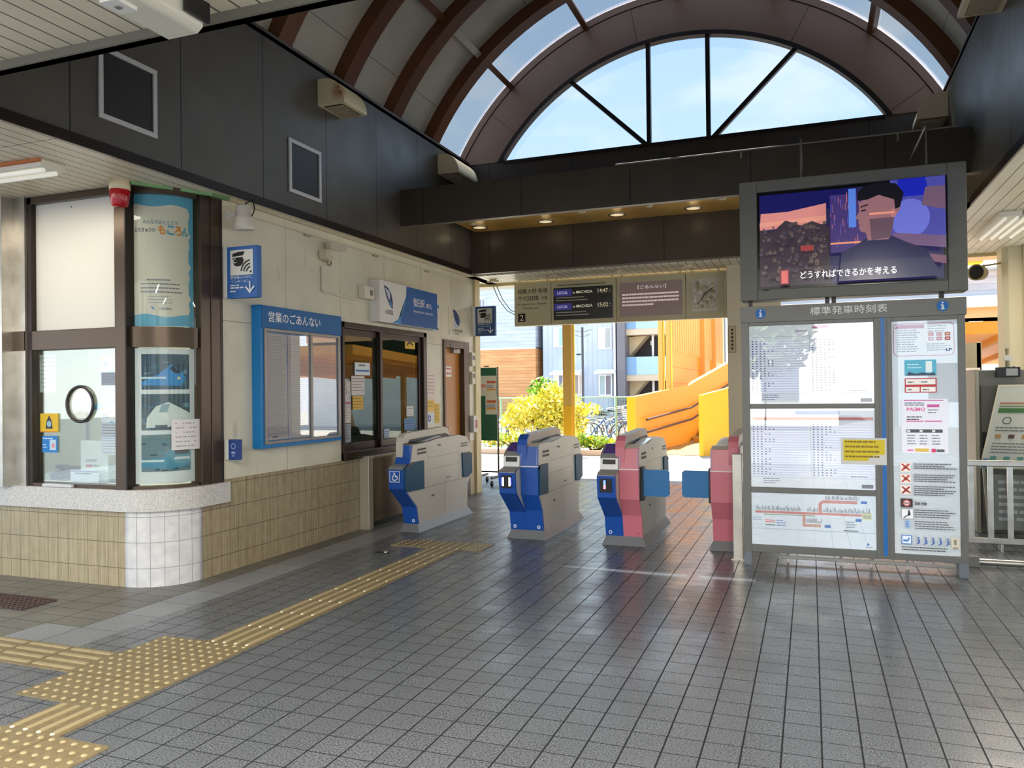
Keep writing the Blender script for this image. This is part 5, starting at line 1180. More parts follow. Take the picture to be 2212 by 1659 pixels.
t = thing('desk_phone', 'dark desk device at the left corner behind the booth glass', 'telephone', (-5.92, 4.95, .79)); mb = MB((-5.92, 4.95, .79)); mb.prism([(4.88, .79), (5.05, .79), (5.05, .90), (4.88, .84)], 0, -6.0, -5.84, M_BLACK); mb.build('base', t, .008); mb = MB((-5.92, 4.95, .79)); mb.bar((-5.98, 4.93, .90), (-5.86, 4.93, .90), .045, .035, M_BLACK); mb.build('handset', t, .008)
t = thing('blue_basket', 'small blue tray behind the booth glass at the left', 'tray', (-6.0, 5.25, 1.36)); mb = MB((-6.0, 5.25, 1.36)); mb.lathe((-6.05, 5.3, 1.37), [(0, 0), (.09, 0), (.13, .05), (.12, .05), (.085, .01), (0, .01)], mat((60, 150, 206), .4), 18); mb.build('bowl', t); mb = MB((-6.0, 5.25, 1.36)); mb.tube([(-6.05, 5.3, 1.37), (-6.05, 5.3, .762)], .015, M_DGREY); mb.build('stand', t)
def locker():
    o = (-6.0, 6.6, 0); t = thing('white_cabinet', 'tall white cabinet inside the ticket booth behind the glass', 'cabinet', o); C = mat((228, 232, 218), .5)
    mb = MB(o); mb.box(-6.75, -5.35, 6.3, 6.7, 0, 2.0, C); mb.build('carcass', t, .01)
    for x0, x1 in ((-6.70, -6.08), (-6.02, -5.40)):
        mb = MB(o); mb.box(x0, x1, 6.275, 6.298, .08, 1.93, mat((220, 224, 206), .5)); d = mb.build('door', t, .006)
        mb = MB(o); mb.tube([(x1 - .06, 6.27, 1.0), (x1 - .06, 6.26, 1.05), (x1 - .06, 6.27, 1.16)], .01, M_GREY); mb.build('handle', d)
    mb = MB(o); mb.box(-9, -4.75, 7.2, 7.23, 0, 2.95, mat((206, 216, 200), .6)); mb.box(-9, -4.75, 7.23, 7.26, 0, 2.95, mat((112, 122, 110), .6)); struct(mb.build('wall_partition'))
    mb = MB(o); mb.box(-9, -4.76, 5.06, 10.8, .0, .003, mat((120, 120, 112), .6)); struct(mb.build('floor_room'))
    o = (-5.1, 6.2, 0); t = thing('ticket_cabinet', 'low cream drawer unit inside the booth beside the tall white cabinet', 'cabinet', o)
    mb = MB(o); mb.box(-5.33, -4.8, 6.0, 6.6, 0, 1.3, mat((224, 222, 196), .5)); mb.build('carcass', t, .008)
    for k in range(3): mb = MB(o); mb.box(-5.31, -4.82, 5.98, 5.998, .1 + .39 * k, .46 + .39 * k, mat((216, 214, 186), .5)); mb.build('drawer', t, .004)
    o = (-5.6, 9.6, 0); t = thing('office_shelf', 'grey shelf of papers seen through the sliding office window', 'shelf', o)
    mb = MB(o); mb.box(-6.3, -4.9, 9.9, 10.3, 0, 1.9, mat((120, 126, 118), .6)); mb.build('carcass', t, .01)
    for k in range(4): mb = MB(o); mb.box(-6.25, -4.95, 9.885, 9.899, .2 + .42 * k, .55 + .42 * k, mat(((150, 154, 144), (96, 108, 112), (168, 166, 152), (110, 118, 108))[k], .6)); mb.build('shelf_front', t)
locker()
# notice boards at far left of the front
mb, p = sheet('wall_notice', (-6.85, 4.745, 2.05), Xp, Zp, .52, 1.02, (234, 234, 230), .01); p.rect(0, .97, .52, .05, (30, 110, 180)); p.lines(.30, .66, .20, 3, .05, .02, (60, 80, 110), .2, .05); p.lines(.32, .20, .18, 3, .05, .018, (130, 130, 140), .2, .05); p.rect(0, 0, .52, .06, (160, 190, 214))
tag(mb.build('wall_notice'), 'upper white notice with a blue top band left of the steel post', 'notice')
mb, p = sheet('wall_notice', (-6.85, 4.745, .86), Xp, Zp, .52, 1.0, (232, 234, 236), .01); p.rect(0, .86, .52, .10, (30, 110, 180)); p.rect(.44, .895, .06, .03, (230, 240, 246)); p.lines(.36, .80, .15, 12, .035, .014, (110, 116, 140), .2, .04); p.rect(0, .37, .52, .012, (70, 70, 76)); p.lines(.36, .32, .15, 5, .05, .014, (130, 110, 110), .2, .04); p.rect(0, .05, .52, .05, (226, 140, 170))
tag(mb.build('wall_notice'), 'lower white notice with a pink bottom band left of the steel post', 'notice')
mb = MB(); mb.box(-6.9, -6.31, 4.735, 4.76, 1.875, 2.035, M_BRONZE); struct(mb.build('trim_8'))

# ================================================================== FLOOR THINGS
def tactile(name, x0, x1, y0, y1, kind, lab, along=1):
    o = ((x0 + x1) / 2, (y0 + y1) / 2, 0); mb = MB(o); h = .006
    mb.box(x0, x1, y0, y1, 0.0, h, M_TACT)
    J = mat((120, 96, 54)); H = mat((188, 170, 130), .45); WH = mat((226, 216, 190), .4)
    n = max(1, round((x1 - x0) / .33)); m = max(1, round((y1 - y0) / .33))
    for i in range(1, n): xx = x0 + (x1 - x0) * i / n; mb.box(xx - .002, xx + .002, y0, y1, h, h + .0006, J)
    for j in range(1, m): yy = y0 + (y1 - y0) * j / m; mb.box(x0, x1, yy - .002, yy + .002, h, h + .0006, J)
    for i in range(n):
        for j in range(m):
            cx = x0 + (x1 - x0) * i / n; cy = y0 + (y1 - y0) * j / m; w = (x1 - x0) / n; d = (y1 - y0) / m
            if kind == 'dot':
                for a in range(5):
                    for b in range(5): mb.lathe((cx + w * (a + .5) / 5, cy + d * (b + .5) / 5, h), [(.0145, 0), (.011, .004), (.005, .0055), (0, .0056)], H, 8)
            else:
                for a in range(4):
                    u = (a + .5) / 4
                    if along == 1: q = (cx + w * u - .013, cx + w * u + .013, cy + .02, cy + d - .02)
                    else: q = (cx + .02, cx + w - .02, cy + d * u - .013, cy + d * u + .013)
                    mb.box(q[0], q[1], q[2], q[3], h, h + .005, H)
                    if along == 1: mb.lathe((cx + w * u, cy + .006, h), [(.012, 0), (.010, .005), (0, .006)], WH, 8)
    tag(mb.build(name), lab, 'tactile paving', 'ochre tactile paving')
tactile('guide_strip', -3.44, -3.11, 3.85, 6.83, 'bar', 'long ochre guide strip running across the floor towards the gates')
tactile('dotted_pad', -3.77, -3.11, 2.86, 3.85, 'dot', 'ochre dotted pad of six tiles where the guide strips meet')
tactile('guide_strip', -6.5, -3.77, 3.18, 3.51, 'bar', 'ochre guide strip entering from the left edge of the picture', 0)
tactile('guide_strip', -3.44, -3.11, 2.56, 2.86, 'bar', 'short ochre guide tile between the two dotted pads')
tactile('dotted_pad', -3.80, -2.81, 1.90, 2.56, 'dot', 'ochre dotted pad in the nearest left corner of the floor')
tactile('dotted_pad', -3.86, -3.44, 6.83, 7.16, 'dot', 'worn ochre dotted tiles left of the far end of the guide strip')
tactile('dotted_pad', -3.11, -2.90, 6.83, 7.16, 'dot', 'worn ochre dotted tiles right of the far end of the guide strip')
tactile('guide_strip', -3.44, -3.11, 6.83, 7.16, 'bar', 'last ochre guide tile between the worn dotted tiles')
o = (-5.5, 4.13, 0); t = thing('drain_grate', 'rusty brown drain grate in the floor in front of the booth', 'drain', o)
mb = MB(o); mb.box(-5.85, -5.19, 4.0, 4.27, .0, .003, mat((44, 36, 34), .8)); mb.build('pit', t)
mb = MB(o)
for i in range(15): mb.box(-5.85 + i * .0465, -5.838 + i * .0465, 4.0, 4.27, .003, .009, mat((104, 82, 78), .6, .3))
for i in range(7): mb.box(-5.85, -5.19, 4.0 + i * .043, 4.01 + i * .043, .003, .010, mat((104, 82, 78), .6, .3))
mb.build('bars', t)
t = thing('floor_bolt', 'small dark floor fitting with a bright knob near the first gate', 'floor fitting', (-3.74, 6.52, 0)); mb = MB((-3.74, 6.52, 0)); mb.box(-3.83, -3.69, 6.47, 6.53, 0, .005, M_BLACK); mb.build('plate', t); mb = MB((-3.74, 6.52, 0)); mb.lathe((-3.73, 6.51, .005), [(.018, 0), (.016, .014), (0, .018)], M_STEEL, 14); mb.build('knob', t)

mb, p = sheet('column_sign', (-1.02, 10.948, 1.97), Xp, Zp, .10, .36, (150, 136, 104), .008); p.rect(.008, .008, .084, .344, (196, 182, 146)); 
for i in range(6): p.rect(.036, .29 - i * .05, .03, .032, (60, 50, 40))
tag(mb.build('column_sign'), 'narrow vertical sign with dark characters on the column end of the hanging row', 'sign')
t = thing('beam_conduit', 'thin pale conduit running along the top of the dark front beam', 'conduit', (-.4, 8.24, 3.87))
mb = MB((-.4, 8.24, 3.87)); mb.tube([(-1.9, 8.24, 3.878), (1.3, 8.24, 3.878)], .008, mat((150, 140, 124), .5)); mb.build('pipe', t)
for x in (-.62, .8):
    mb = MB((-.4, 8.24, 3.87)); mb.tube([(x, 8.24, 3.88), (x, 8.24, 3.80)], .010, mat((150, 140, 124), .5)); mb.build('clip', t)
t = thing('wall_cable', 'thin pale cable clipped along the top of the left wall', 'cable', (WX, 8, 3.07))
mb = MB((WX, 8, 3.07)); mb.tube([(WX + .008, 5.6, 3.065), (WX + .008, 10.6, 3.065)], .007, mat((206, 200, 184), .5), 6); mb.build('cable', t)
for y in (6.6, 7.9, 9.2):
    mb = MB((WX, 8, 3.07)); mb.box(WX + .001, WX + .022, y - .05, y + .05, 3.04, 3.06, mat((176, 166, 140), .5)); mb.build('clip', t)

# ================================================================== OUTDOORS BEYOND THE GATES
LEAF = [mat((236, 214, 66), .6), mat((214, 200, 54), .6), mat((180, 176, 58), .6), mat((244, 230, 120), .6)]
LEAFG = [mat((150, 196, 50), .6), mat((120, 170, 44), .6), mat((176, 206, 70), .6), mat((96, 136, 40), .6)]
def foliage(mb, blobs, n, size, mats, seed):
    rg = random.Random(seed); tot = sum(b[3] * b[4] * b[5] for b in blobs)
    for (cx, cy, cz, rx, ry, rz) in blobs:
        for i in range(int(n * rx * ry * rz / tot)):
            u = rg.gauss(0, 1); v = rg.gauss(0, 1); w = rg.gauss(0, 1); L = math.sqrt(u * u + v * v + w * w) + 1e-6; r = rg.random() ** .4
            p = Vector((cx + u / L * r * rx, cy + v / L * r * ry, cz + w / L * r * rz))
            a = Vector((rg.uniform(-1, 1), rg.uniform(-1, 1), rg.uniform(-.4, 1))).normalized(); b = a.cross(Vector((rg.uniform(-1, 1), rg.uniform(-1, 1), rg.uniform(-1, 1)))).normalized(); s_ = size * rg.uniform(.6, 1.3)
            mb.add([p - a * s_, p - b * s_ * .45, p + a * s_, p + b * s_ * .45], [(0, 1, 2, 3)], rg.choice(mats))
def shrub(name, lab, x, y, blobs, n, size, mats, stems, seed, cat='shrub'):
    z0 = .082 if name == 'hedge' else 0; o = (x, y, z0); t = thing(name, lab, cat, o)
    mb = MB(o); mb.keep = True; foliage(mb, blobs, n, size, mats, seed); mb.build('foliage', t)
    mb = MB(o)
    for s_ in stems: mb.tube([(x, y, z0), ((x + s_[0]) / 2 + .05, (y + s_[1]) / 2, s_[2] * .5), s_], [.035, .028, .012], mat((96, 76, 54), .8), 7)
    mb.build('stem', t); return t
shrub('shrub', 'large yellow leaved bush spreading in front of the green fence', -5.6, 17.2, [(-6.0, 17.2, 1.0, .62, .5, .42), (-5.35, 17.2, 1.05, .60, .5, .5), (-5.55, 17.3, 1.45, .34, .3, .24), (-4.75, 17.2, 1.05, .42, .35, .16), (-6.4, 17.2, .8, .35, .4, .28), (-5.1, 17.2, .72, .5, .4, .25)], 4200, .055, LEAF, [(-6.1, 17.2, 1.0), (-5.3, 17.2, 1.2), (-4.8, 17.2, 1.05), (-5.6, 17.3, 1.5)], 11)
shrub('shrub', 'dark green pointed bush behind the top of the yellow bush', -6.3, 18.95, [(-6.3, 18.95, 1.45, .42, .26, .40), (-6.15, 18.95, .8, .4, .25, .5)], 900, .07, LEAFG, [(-6.25, 18.95, 1.5)], 12)
shrub('hedge', 'low bright green hedge in the planter right of the double blue gate', -4.75, 17.75, [(-5.05, 17.75, .33, .38, .2, .20), (-4.6, 17.75, .29, .40, .2, .17), (-4.2, 17.75, .25, .26, .18, .14)], 1300, .045, LEAFG + LEAF[:2], [(-4.9, 17.75, .3), (-4.4, 17.75, .28)], 13)
shrub('hedge', 'low yellow green hedge in the planter under the green board', -6.6, 17.8, [(-7.2, 17.8, .32, .5, .22, .18), (-6.5, 17.8, .34, .5, .22, .20), (-5.8, 17.8, .30, .4, .22, .16)], 1400, .045, LEAF + LEAFG[:2], [(-7.0, 17.8, .3), (-6.2, 17.8, .3)], 14)
mb = MB((-5.6, 17.8, 0)); mb.box(-8.5, -3.9, 17.45, 17.55, 0, .12, mat((196, 170, 150), .8)); mb.box(-8.5, -3.9, 17.55, 18.1, 0, .08, mat((150, 110, 84), .9)); tag(mb.build('planter_kerb'), 'low earth planter with a pale kerb below the bushes', 'planter')
# fence
def fence():
    y = 18.6; o = (-6, y, 0); t = thing('mesh_fence', 'pale green mesh fence behind the yellow bush', 'fence', o); G = mat((150, 190, 160), .5)
    mb = MB(o); mb.tube([(-9.6, y, 1.31), (-3.75, y, 1.31)], .018, G); mb.tube([(-9.6, y, .1), (-3.75, y, .1)], .014, G); mb.build('rail', t)
    for x in (-9.4, -7.3, -6.2, -5.25, -4.35, -3.78):
        mb = MB(o); mb.tube([(x, y, 0), (x, y, 1.33)], .022, G); mb.build('post', t)
    mb = MB(o)
    for i in range(98): mb.bar((-9.6 + i * .06, y, .1), (-9.6 + i * .06, y, 1.31), .004, .004, G)
    for k in range(12): mb.bar((-9.6, y, .15 + k * .1), (-3.75, y, .15 + k * .1), .004, .004, G)
    mb.build('mesh_panel', t)
fence()
# bicycles
def bicycle(o, frame, basket):
    t = thing('bicycle', 'x', 'bicycle', o, 'bicycles parked behind the fence'); T = mat((60, 60, 64), .5); C = mat(frame, .35, .3); S_ = mat((190, 190, 194), .3, .7); x, y, z = o
    for wx in (-.52, .52):
        mb = MB(o); mb.ring((x + wx, y, .34), .32, .018, T, (0, 1, 0), 24, 6); mb.ring((x + wx, y, .34), .295, .010, S_, (0, 1, 0), 24, 5); w = mb.build('wheel', t)
        mb = MB(o)
        for k in range(8): a = PI * k / 8; mb.bar((x + wx - .29 * math.cos(a), y, .34 - .29 * math.sin(a)), (x + wx + .29 * math.cos(a), y, .34 + .29 * math.sin(a)), .004, .004, S_)
        mb.build('spokes', w)
    mb = MB(o); B = (x - .05, y, .30); ST = (x - .16, y, .72); H = (x + .36, y, .80)
    for a, b in ((B, ST), (B, (x + .38, y, .66)), ((x - .12, y, .58), H), ((x - .52, y, .34), B), ((x - .52, y, .34), ST), ((x + .52, y, .34), H)): mb.tube([a, b], .016, C, 8)
    mb.build('frame', t)
    mb = MB(o); mb.tube([H, (x + .33, y, 1.0)], .014, S_, 8); mb.tube([(x + .16, y - .27, 1.0), (x + .30, y - .2, 1.03), (x + .34, y, 1.0), (x + .30, y + .2, 1.03), (x + .16, y + .27, 1.0)], .013, S_, 8); mb.build('handlebar', t)
    mb = MB(o); mb.tube([ST, (x - .18, y, .84)], .014, S_, 8); mb.prism([(x - .32, .84), (x - .30, .90), (x - .12, .88), (x - .04, .86), (x - .06, .84)], 1, y - .07, y + .07, M_BLACK); mb.build('saddle', t, .015)
    mb = MB(o)
    for k in range(5): zz = .72 + k * .055; s_ = .13 + k * .012; mb.tube([(x + .5 - s_, y - s_, zz), (x + .5 + s_, y - s_, zz), (x + .5 + s_, y + s_, zz), (x + .5 - s_, y + s_, zz), (x + .5 - s_, y - s_, zz)], .006, mat(basket, .5), 5)
    for k in range(8): a = 2 * PI * k / 8; mb.bar((x + .5 + .13 * math.cos(a), y + .13 * math.sin(a), .72), (x + .5 + .18 * math.cos(a), y + .18 * math.sin(a), .95), .006, .006, mat(basket, .5))
    mb.build('basket', t)
    return t
bikes = [bicycle((-4.75, 19.65, 0), (60, 90, 150), (200, 200, 204)), bicycle((-5.1, 20.3, 0), (190, 194, 198), (60, 60, 64)), bicycle((-4.6, 20.95, 0), (150, 60, 60), (120, 120, 124))]
LB = ['blue bicycle behind the fence, nearest the yellow post', 'silver bicycle in the second row back from the fence', 'red bicycle in the third row back, beside the stair wall']
for b, l in zip(bikes, LB): b['label'] = l
for i, (k, x, y) in enumerate(((0, -5.2, 21.6), (1, -4.65, 22.25), (2, -5.3, 22.9), (0, -7.0, 20.95), (1, -7.3, 19.65), (2, -7.6, 20.3), (1, -4.8, 23.55))):
    dup(bikes[k], (x, y, 0), ['blue bicycle in the fourth row back from the fence', 'silver bicycle in the fifth row back from the fence', 'red bicycle in the sixth row back from the fence', 'blue bicycle left of the bush, furthest back there', 'silver bicycle left of the bush, nearest the fence', 'red bicycle left of the bush, in the second row', 'silver bicycle in the rearmost row behind the fence'][i])
# platform columns in yellow
YL = mat((236, 178, 24), .5); YO = mat((232, 150, 30), .5); YP = mat((212, 166, 82), .55)
def ypost(x0, x1, y0, lab, zt=3.6, lower=True):
    o = ((x0 + x1) / 2, y0, 0); t = thing('yellow_post', lab, 'post', o)
    mb = MB(o); mb.box(x0, x1, y0, y0 + .2, 1.21 if lower else 0, zt, YP); mb.build('upper_shaft', t, .01)
    if lower: mb = MB(o); mb.box(x0 - .002, x1 + .002, y0 - .002, y0 + .2, 0, 1.21, YL); mb.build('painted_foot', t, .01)
    mb = MB(o); mb.tube([(x1 + .03, y0 + .05, 0), (x1 + .03, y0 + .05, zt)], .022, mat((248, 214, 80), .4)); mb.build('drain_pipe', t)
ypost(-4.27, -4.10, 14.0, 'yellow platform roof post standing before the bush')
ypost(-3.86, -3.74, 21.55, 'yellow stair roof post, left of the pair', 4.6, False)
ypost(-3.66, -3.54, 21.55, 'yellow stair roof post, right of the pair', 4.6, False)
# footbridge stair
def stair():
    o = (-3.2, 20, 0); t = thing('footbridge_stair', 'yellow walled footbridge stair rising to the right beyond the gates', 'stairs', o)
    def wall(nm, pts, th, m, cap=None):
        """pts: (x, y, zbottom, ztop) along the wall"""
        mb = MB(o); n = len(pts); L = []
        for i, (x, y, zb, zt) in enumerate(pts):
            a = pts[max(0, i - 1)]; b = pts[min(n - 1, i + 1)]; d = Vector((b[0] - a[0], b[1] - a[1], 0)).normalized(); q = Vector((-d.y, d.x, 0)) * th
            L.append(((x, y), (x + q.x, y + q.y), zb, zt))
        for i in range(n - 1):
            a, b = L[i], L[i + 1]
            vs = [(*a[0], a[2]), (*b[0], b[2]), (*b[0], b[3]), (*a[0], a[3]), (*a[1], a[2]), (*b[1], b[2]), (*b[1], b[3]), (*a[1], a[3])]
            mb.add(vs, [(0, 1, 2, 3), (7, 6, 5, 4), (3, 2, 6, 7), (4, 5, 1, 0)] + ([(0, 3, 7, 4)] if i == 0 else []) + ([(1, 5, 6, 2)] if i == n - 2 else []), m)
        return mb.build(nm, t)
    wall('left_parapet', [(-3.69, 17.5, 0, 1.32), (-3.14, 22.14, 0, 1.58), (-2.31, 26.0, .75, 2.36), (-1.6, 30, 1.6, 3.2)], .14, YO)  # orange is the shaded tone of the yellow parapet, put into the paint
    mb = MB(o); mb.box(-3.84, -3.66, 17.44, 17.52, 0, 1.33, YL); mb.build('parapet_end', t, .01)
    wall('right_parapet', [(-2.22, 17.8, 0, 1.35), (-1.2, 19.4, 0, 1.66), (-.4, 21.0, 0, 2.2)], .12, YL)
    for dz in (0, .32):
        mb = MB(o); mb.tube([(-3.50, 18.0, .80 - dz * .9), (-3.05, 22.1, .98 - dz), (-2.22, 26.0, 1.75 - dz)], .028, mat((64, 32, 16), .6)); mb.build('handrail', t)
        mb = MB(o); mb.tube([(-1.6, 18.5, .92 - dz), (-1.0, 19.4, 1.02 - dz)], .028, mat((64, 32, 16), .6)); mb.build('handrail', t)
    mb = MB(o)
    for i in range(8): mb.box(-3.05 + i * .12, -1.2 + i * .05, 22.2 + i * .45, 22.65 + i * .45, i * .15, .15 + i * .15, mat((176, 124, 40), .7))
    mb.build('steps', t)
    mb = MB(o); mb.box(-3.5, -1.3, 18.0, 22.2, 0, .012, mat((150, 112, 34), .6)); mb.build('landing', t)
    # side wall of the upper flight: plain lower panel and ribbed siding above
    mb = MB(o); mb.box(-3.62, -3.52, 21.8, 36, 1.2, 2.55, YO)
    for z in (1.65, 2.1): mb.box(-3.52, -3.515, 21.8, 36, z - .01, z + .01, mat((206, 130, 30), .6))
    mb.build('lower_panel', t)
    PE = mat((240, 196, 130), .6); mb = MB(o); mb.box(-3.6, -3.54, 21.8, 36, 2.55, 5.2, PE)
    for i in range(32): mb.box(-3.54, -3.50, 21.95 + i * .42, 22.10 + i * .42, 2.55, 5.2, mat((236, 180, 104), .6))
    mb.build('ribbed_siding', t)
    for y in (27.6, 31): mb = MB(o); mb.box(-3.52, -3.36, y, y + .18, 1.6, 5.2, mat((214, 160, 70), .6)); mb.build('wall_post', t)
stair()
# green board on castors
def green_board():
    o = (-4.85, 11.8, 0); t = thing('green_board', 'green notice board on a wheeled stand outside the wall end', 'notice board', o)
    F = mat((206, 204, 196), .4, .4); K = mat((66, 56, 46), .5)
    mb, p = sheet('face', (-5.0, 11.78, .70), Xp, (0, 0, 1), .31, 1.17, (46, 100, 70), .02, org=o, edge=(206, 204, 196)); p.rect(0, 0, .006, 1.17, (200, 200, 190)); p.rect(.304, 0, .006, 1.17, (200, 200, 190)); mb.build('board', t)
    for nm, x, z, w, h in (('pinned_paper', -5.0, 1.42, .30, .32), ('pinned_paper', -4.89, 1.12, .20, .30)):
        mb, p = sheet(nm, (x, 11.776, z), Xp, Zp, w, h, (240, 224, 204), .001, org=o); p.rect(w * .45 if w > .25 else .02, h * .62, w * .5 if w > .25 else .16, .04, (226, 110, 60)); p.lines(w * .45 if w > .25 else .02, h * .48, w * .5 if w > .25 else .16, 2, .03, .014, (150, 140, 170)); p.rect(w * .45 if w > .25 else .02, h * .26, w * .5 if w > .25 else .16, .03, (244, 170, 60))
        if w > .25: p.rect(.01, h * .42, .11, .05, (240, 150, 140))
        mb.build(nm, t)
    for x in (-5.0, -4.69):
        mb = MB(o); mb.bar((x, 11.81, .10), (x, 11.81, 1.88), .022, .022, K); mb.build('upright', t); mb = MB(o); mb.bar((x, 11.5, .13), (x, 12.1, .13), .03, .03, K); mb.build('foot', t)
        for y in (11.52, 12.08): mb = MB(o); mb.lathe((x - .012, y, .045), [(0, 0), (.045, 0), (.045, .024), (0, .024)], M_BLACK, 16, (1, 0, 0)); mb.build('castor', t)
    mb = MB(o); mb.bar((-5.0, 11.81, .2), (-4.69, 11.81, .2), .025, .025, K); mb.build('cross_bar', t)
    mb = MB(o); mb.bar((-4.92, 11.81, 1.89), (-4.84, 11.81, 1.89), .02, .02, M_GREY); mb.build('clip', t)
green_board()
for i, dx in enumerate((0, .06)):
    mb = MB((-4.4, 11.3, 3.0)); mb.tube([(-4.55 + dx, 11.32, 3.10), (-4.46 + dx, 11.32, 2.90), (-4.32 + dx, 11.3, 2.72), (-4.10 + dx * .6, 11.27, 2.60 + dx)], .006, mat((70, 44, 40), .5), 6)
    tag(mb.build('hanging_cable'), ('dark cable looping from the eave to the destination sign, lower', 'dark cable looping from the eave to the destination sign, upper')[i], 'cable', 'cables by the destination sign')
# ------- houses beyond
def siding(name, c1, c2, pitch, j=(180, 184, 188)):
    k = NT(name); m = k.lines(2, pitch, 0, pitch * .12); k.col(k.mix(m, k.mix(k.rng(k.noise(.7, 5, stretch=(1, 1, 6)), .4, .6, 0, 1), lin(c1), lin(c2)), lin(j))).rough(.6); return k.m
def vsiding(name, c1, c2, pitch, j):
    k = NT(name); m = k.lines(0, pitch, 0, pitch * .10); k.col(k.mix(m, k.mix(k.rng(k.noise(.7, 4), .4, .6, 0, 1), lin(c1), lin(c2)), lin(j))).rough(.6); return k.m
M_SW = siding('white_siding', (176, 181, 192), (160, 166, 178), .22, (148, 154, 164)); M_WOOD = siding('orange_wood_siding', (206, 148, 94), (190, 130, 78), .19, (164, 108, 64)); M_VS = vsiding('pale_vertical_siding', (172, 178, 190), (162, 169, 182), .3, (146, 153, 166))
def window_part(o, t, x0, x1, y, z0, z1, blind=(196, 190, 170), curtain=(120, 124, 136)):
    mb = MB(o); F = mat((236, 238, 240), .4)
    for a in ((x0 - .06, x0, z0 - .06, z1 + .06), (x1, x1 + .06, z0 - .06, z1 + .06), (x0, x1, z0 - .06, z0), (x0, x1, z1, z1 + .06), ((x0 + x1) / 2 - .03, (x0 + x1) / 2 + .03, z0, z1)): mb.box(a[0], a[1], y - .06, y - .002, a[2], a[3], F)
    f = mb.build('window', t); mb = MB(o); xm = (x0 + x1) / 2
    mb.box(x0, xm - .03, y - .03, y - .002, z0, z1, mat(blind, .3)); mb.box(xm + .03, x1, y - .03, y - .002, z0, z1, mat(curtain, .15)); mb.build('pane', f)
Y0 = 44.0
o = (-18, Y0 + 3, 0); t = thing('house', 'white and orange wood clad house far behind the green board', 'building', o)
mb = MB(o); mb.box(-24, -15.05, Y0, Y0 + 7, 3.98, 9, M_SW); mb.build('upper_wall', t); mb = MB(o); mb.box(-24, -15.05, Y0 - .02, Y0 + 7, 0, 3.97, M_WOOD); mb.build('lower_wall', t)
mb = MB(o); mb.box(-24, -15.05, Y0 - .05, Y0 + 7, 3.94, 4.03, mat((240, 240, 240), .5)); mb.build('band', t); window_part(o, t, -18.6, -18.25, Y0, 6.3, 7.0, (110, 114, 124))
mb = MB(o); mb.prism([(-24.4, 9), (-15.03, 9), (-16, 10.6), (-23, 10.6)], 1, Y0 - .3, Y0 + 7.2, mat((120, 124, 130), .7)); mb.build('roof', t)
o = (-12.6, Y0 + 4, 0); t = thing('house', 'pale vertical sided house with awnings beyond the yellow bush', 'building', o)
mb = MB(o); mb.box(-14.7, -10.45, Y0 + .3, Y0 + 8, 0, 8.5, M_VS); mb.build('wall', t); mb = MB(o); mb.box(-10.47, -10.28, Y0 + .2, Y0 + 8, 0, 8.5, mat((84, 84, 92), .5)); mb.build('corner_trim', t)
yw = Y0 + .3
window_part(o, t, -13.97, -13.48, yw, 4.06, 5.1, (214, 226, 232), (140, 176, 206)); window_part(o, t, -11.3, -10.62, yw, 3.86, 4.99, (216, 212, 180), (150, 152, 150)); window_part(o, t, -14.0, -13.5, yw, 1.23, 2.34, (222, 214, 190), (120, 124, 140)); window_part(o, t, -11.28, -10.64, yw, 1.2, 2.29, (150, 166, 168), (110, 104, 116)); window_part(o, t, -12.75, -12.3, yw, 1.23, 2.34, (150, 134, 126), (190, 170, 160))
for x0, x1 in ((-14.05, -12.3), (-11.42, -10.30)):
    mb = MB(o); mb.prism([(yw, 2.66), (yw, 2.46), (yw - .9, 2.38), (yw - .9, 2.46)], 0, x0, x1, mat((240, 240, 240), .5)); mb.build('awning', t)
mb = MB(o); mb.tube([(-10.36, Y0 + .1, 0), (-10.36, Y0 + .1, 8.4)], .07, M_WHITE, 10); mb.build('downpipe', t)
mb = MB(o); mb.box(-14.75, -10.3, Y0 - .2, Y0 + 8.2, 8.5, 8.8, mat((120, 124, 130), .7)); mb.build('roof', t)
o = (-8.6, Y0 + 4, 0); t = thing('apartment_building', 'dark apartment block with glass balconies and an open stair, left of the yellow posts', 'building', o); DK = mat((58, 52, 54), .6)
mb = MB(o); mb.box(-10.15, -5.0, Y0 + 2.2, Y0 + 8, 0, 9, mat((46, 40, 44), .6)); mb.build('wall', t); mb = MB(o); mb.box(-10.2, -9.75, Y0, Y0 + 2.2, 0, 9, mat((104, 98, 104), .5)); mb.build('pier', t)
for z in (1.96, 4.56):
    mb = MB(o); mb.box(-9.75, -5.0, Y0 + .4, Y0 + 2.2, z, z + .34, mat((190, 168, 142), .6)); mb.build('balcony_slab', t)
    mb = MB(o); mb.box(-9.19, -5.0, Y0 + .38, Y0 + .42, z + .34, z + 1.36, mat((150, 176, 184), .15)); mb.box(-9.75, -9.19, Y0 + .36, Y0 + .42, z + .34, z + 1.36, mat((104, 140, 172), .15)); mb.build('balcony_glass', t)
for z in (-.6, 1.95):
    mb = MB(o); mb.prism([(-9.75, z + 2.55), (-8.75, z + 2.6), (-9.75, z + 1.45)], 1, Y0 + 1.2, Y0 + 2.2, mat((190, 172, 140), .7)); mb.build('stair_flight', t)
for x in (-8.35, -7.95): mb = MB(o); mb.tube([(x, Y0 + 1.0, 0), (x, Y0 + 1.0, 9)], .07, mat((210, 206, 206), .5), 10); mb.build('white_pole', t)
mb = MB(o); mb.box(-8.7, -8.5, Y0 + 2.1, Y0 + 2.2, 4.05, 4.3, M_WHITE); mb.build('wall_lamp', t)
o = (-11.0, 40, 0); t = thing('utility_pole', 'thin dark utility pole with crossarms in front of the pale house', 'pole', o)
mb = MB(o); mb.tube([(-11.1, 40, 0), (-11.1, 40, 4.75)], .06, mat((60, 58, 64), .6)); mb.build('shaft', t)
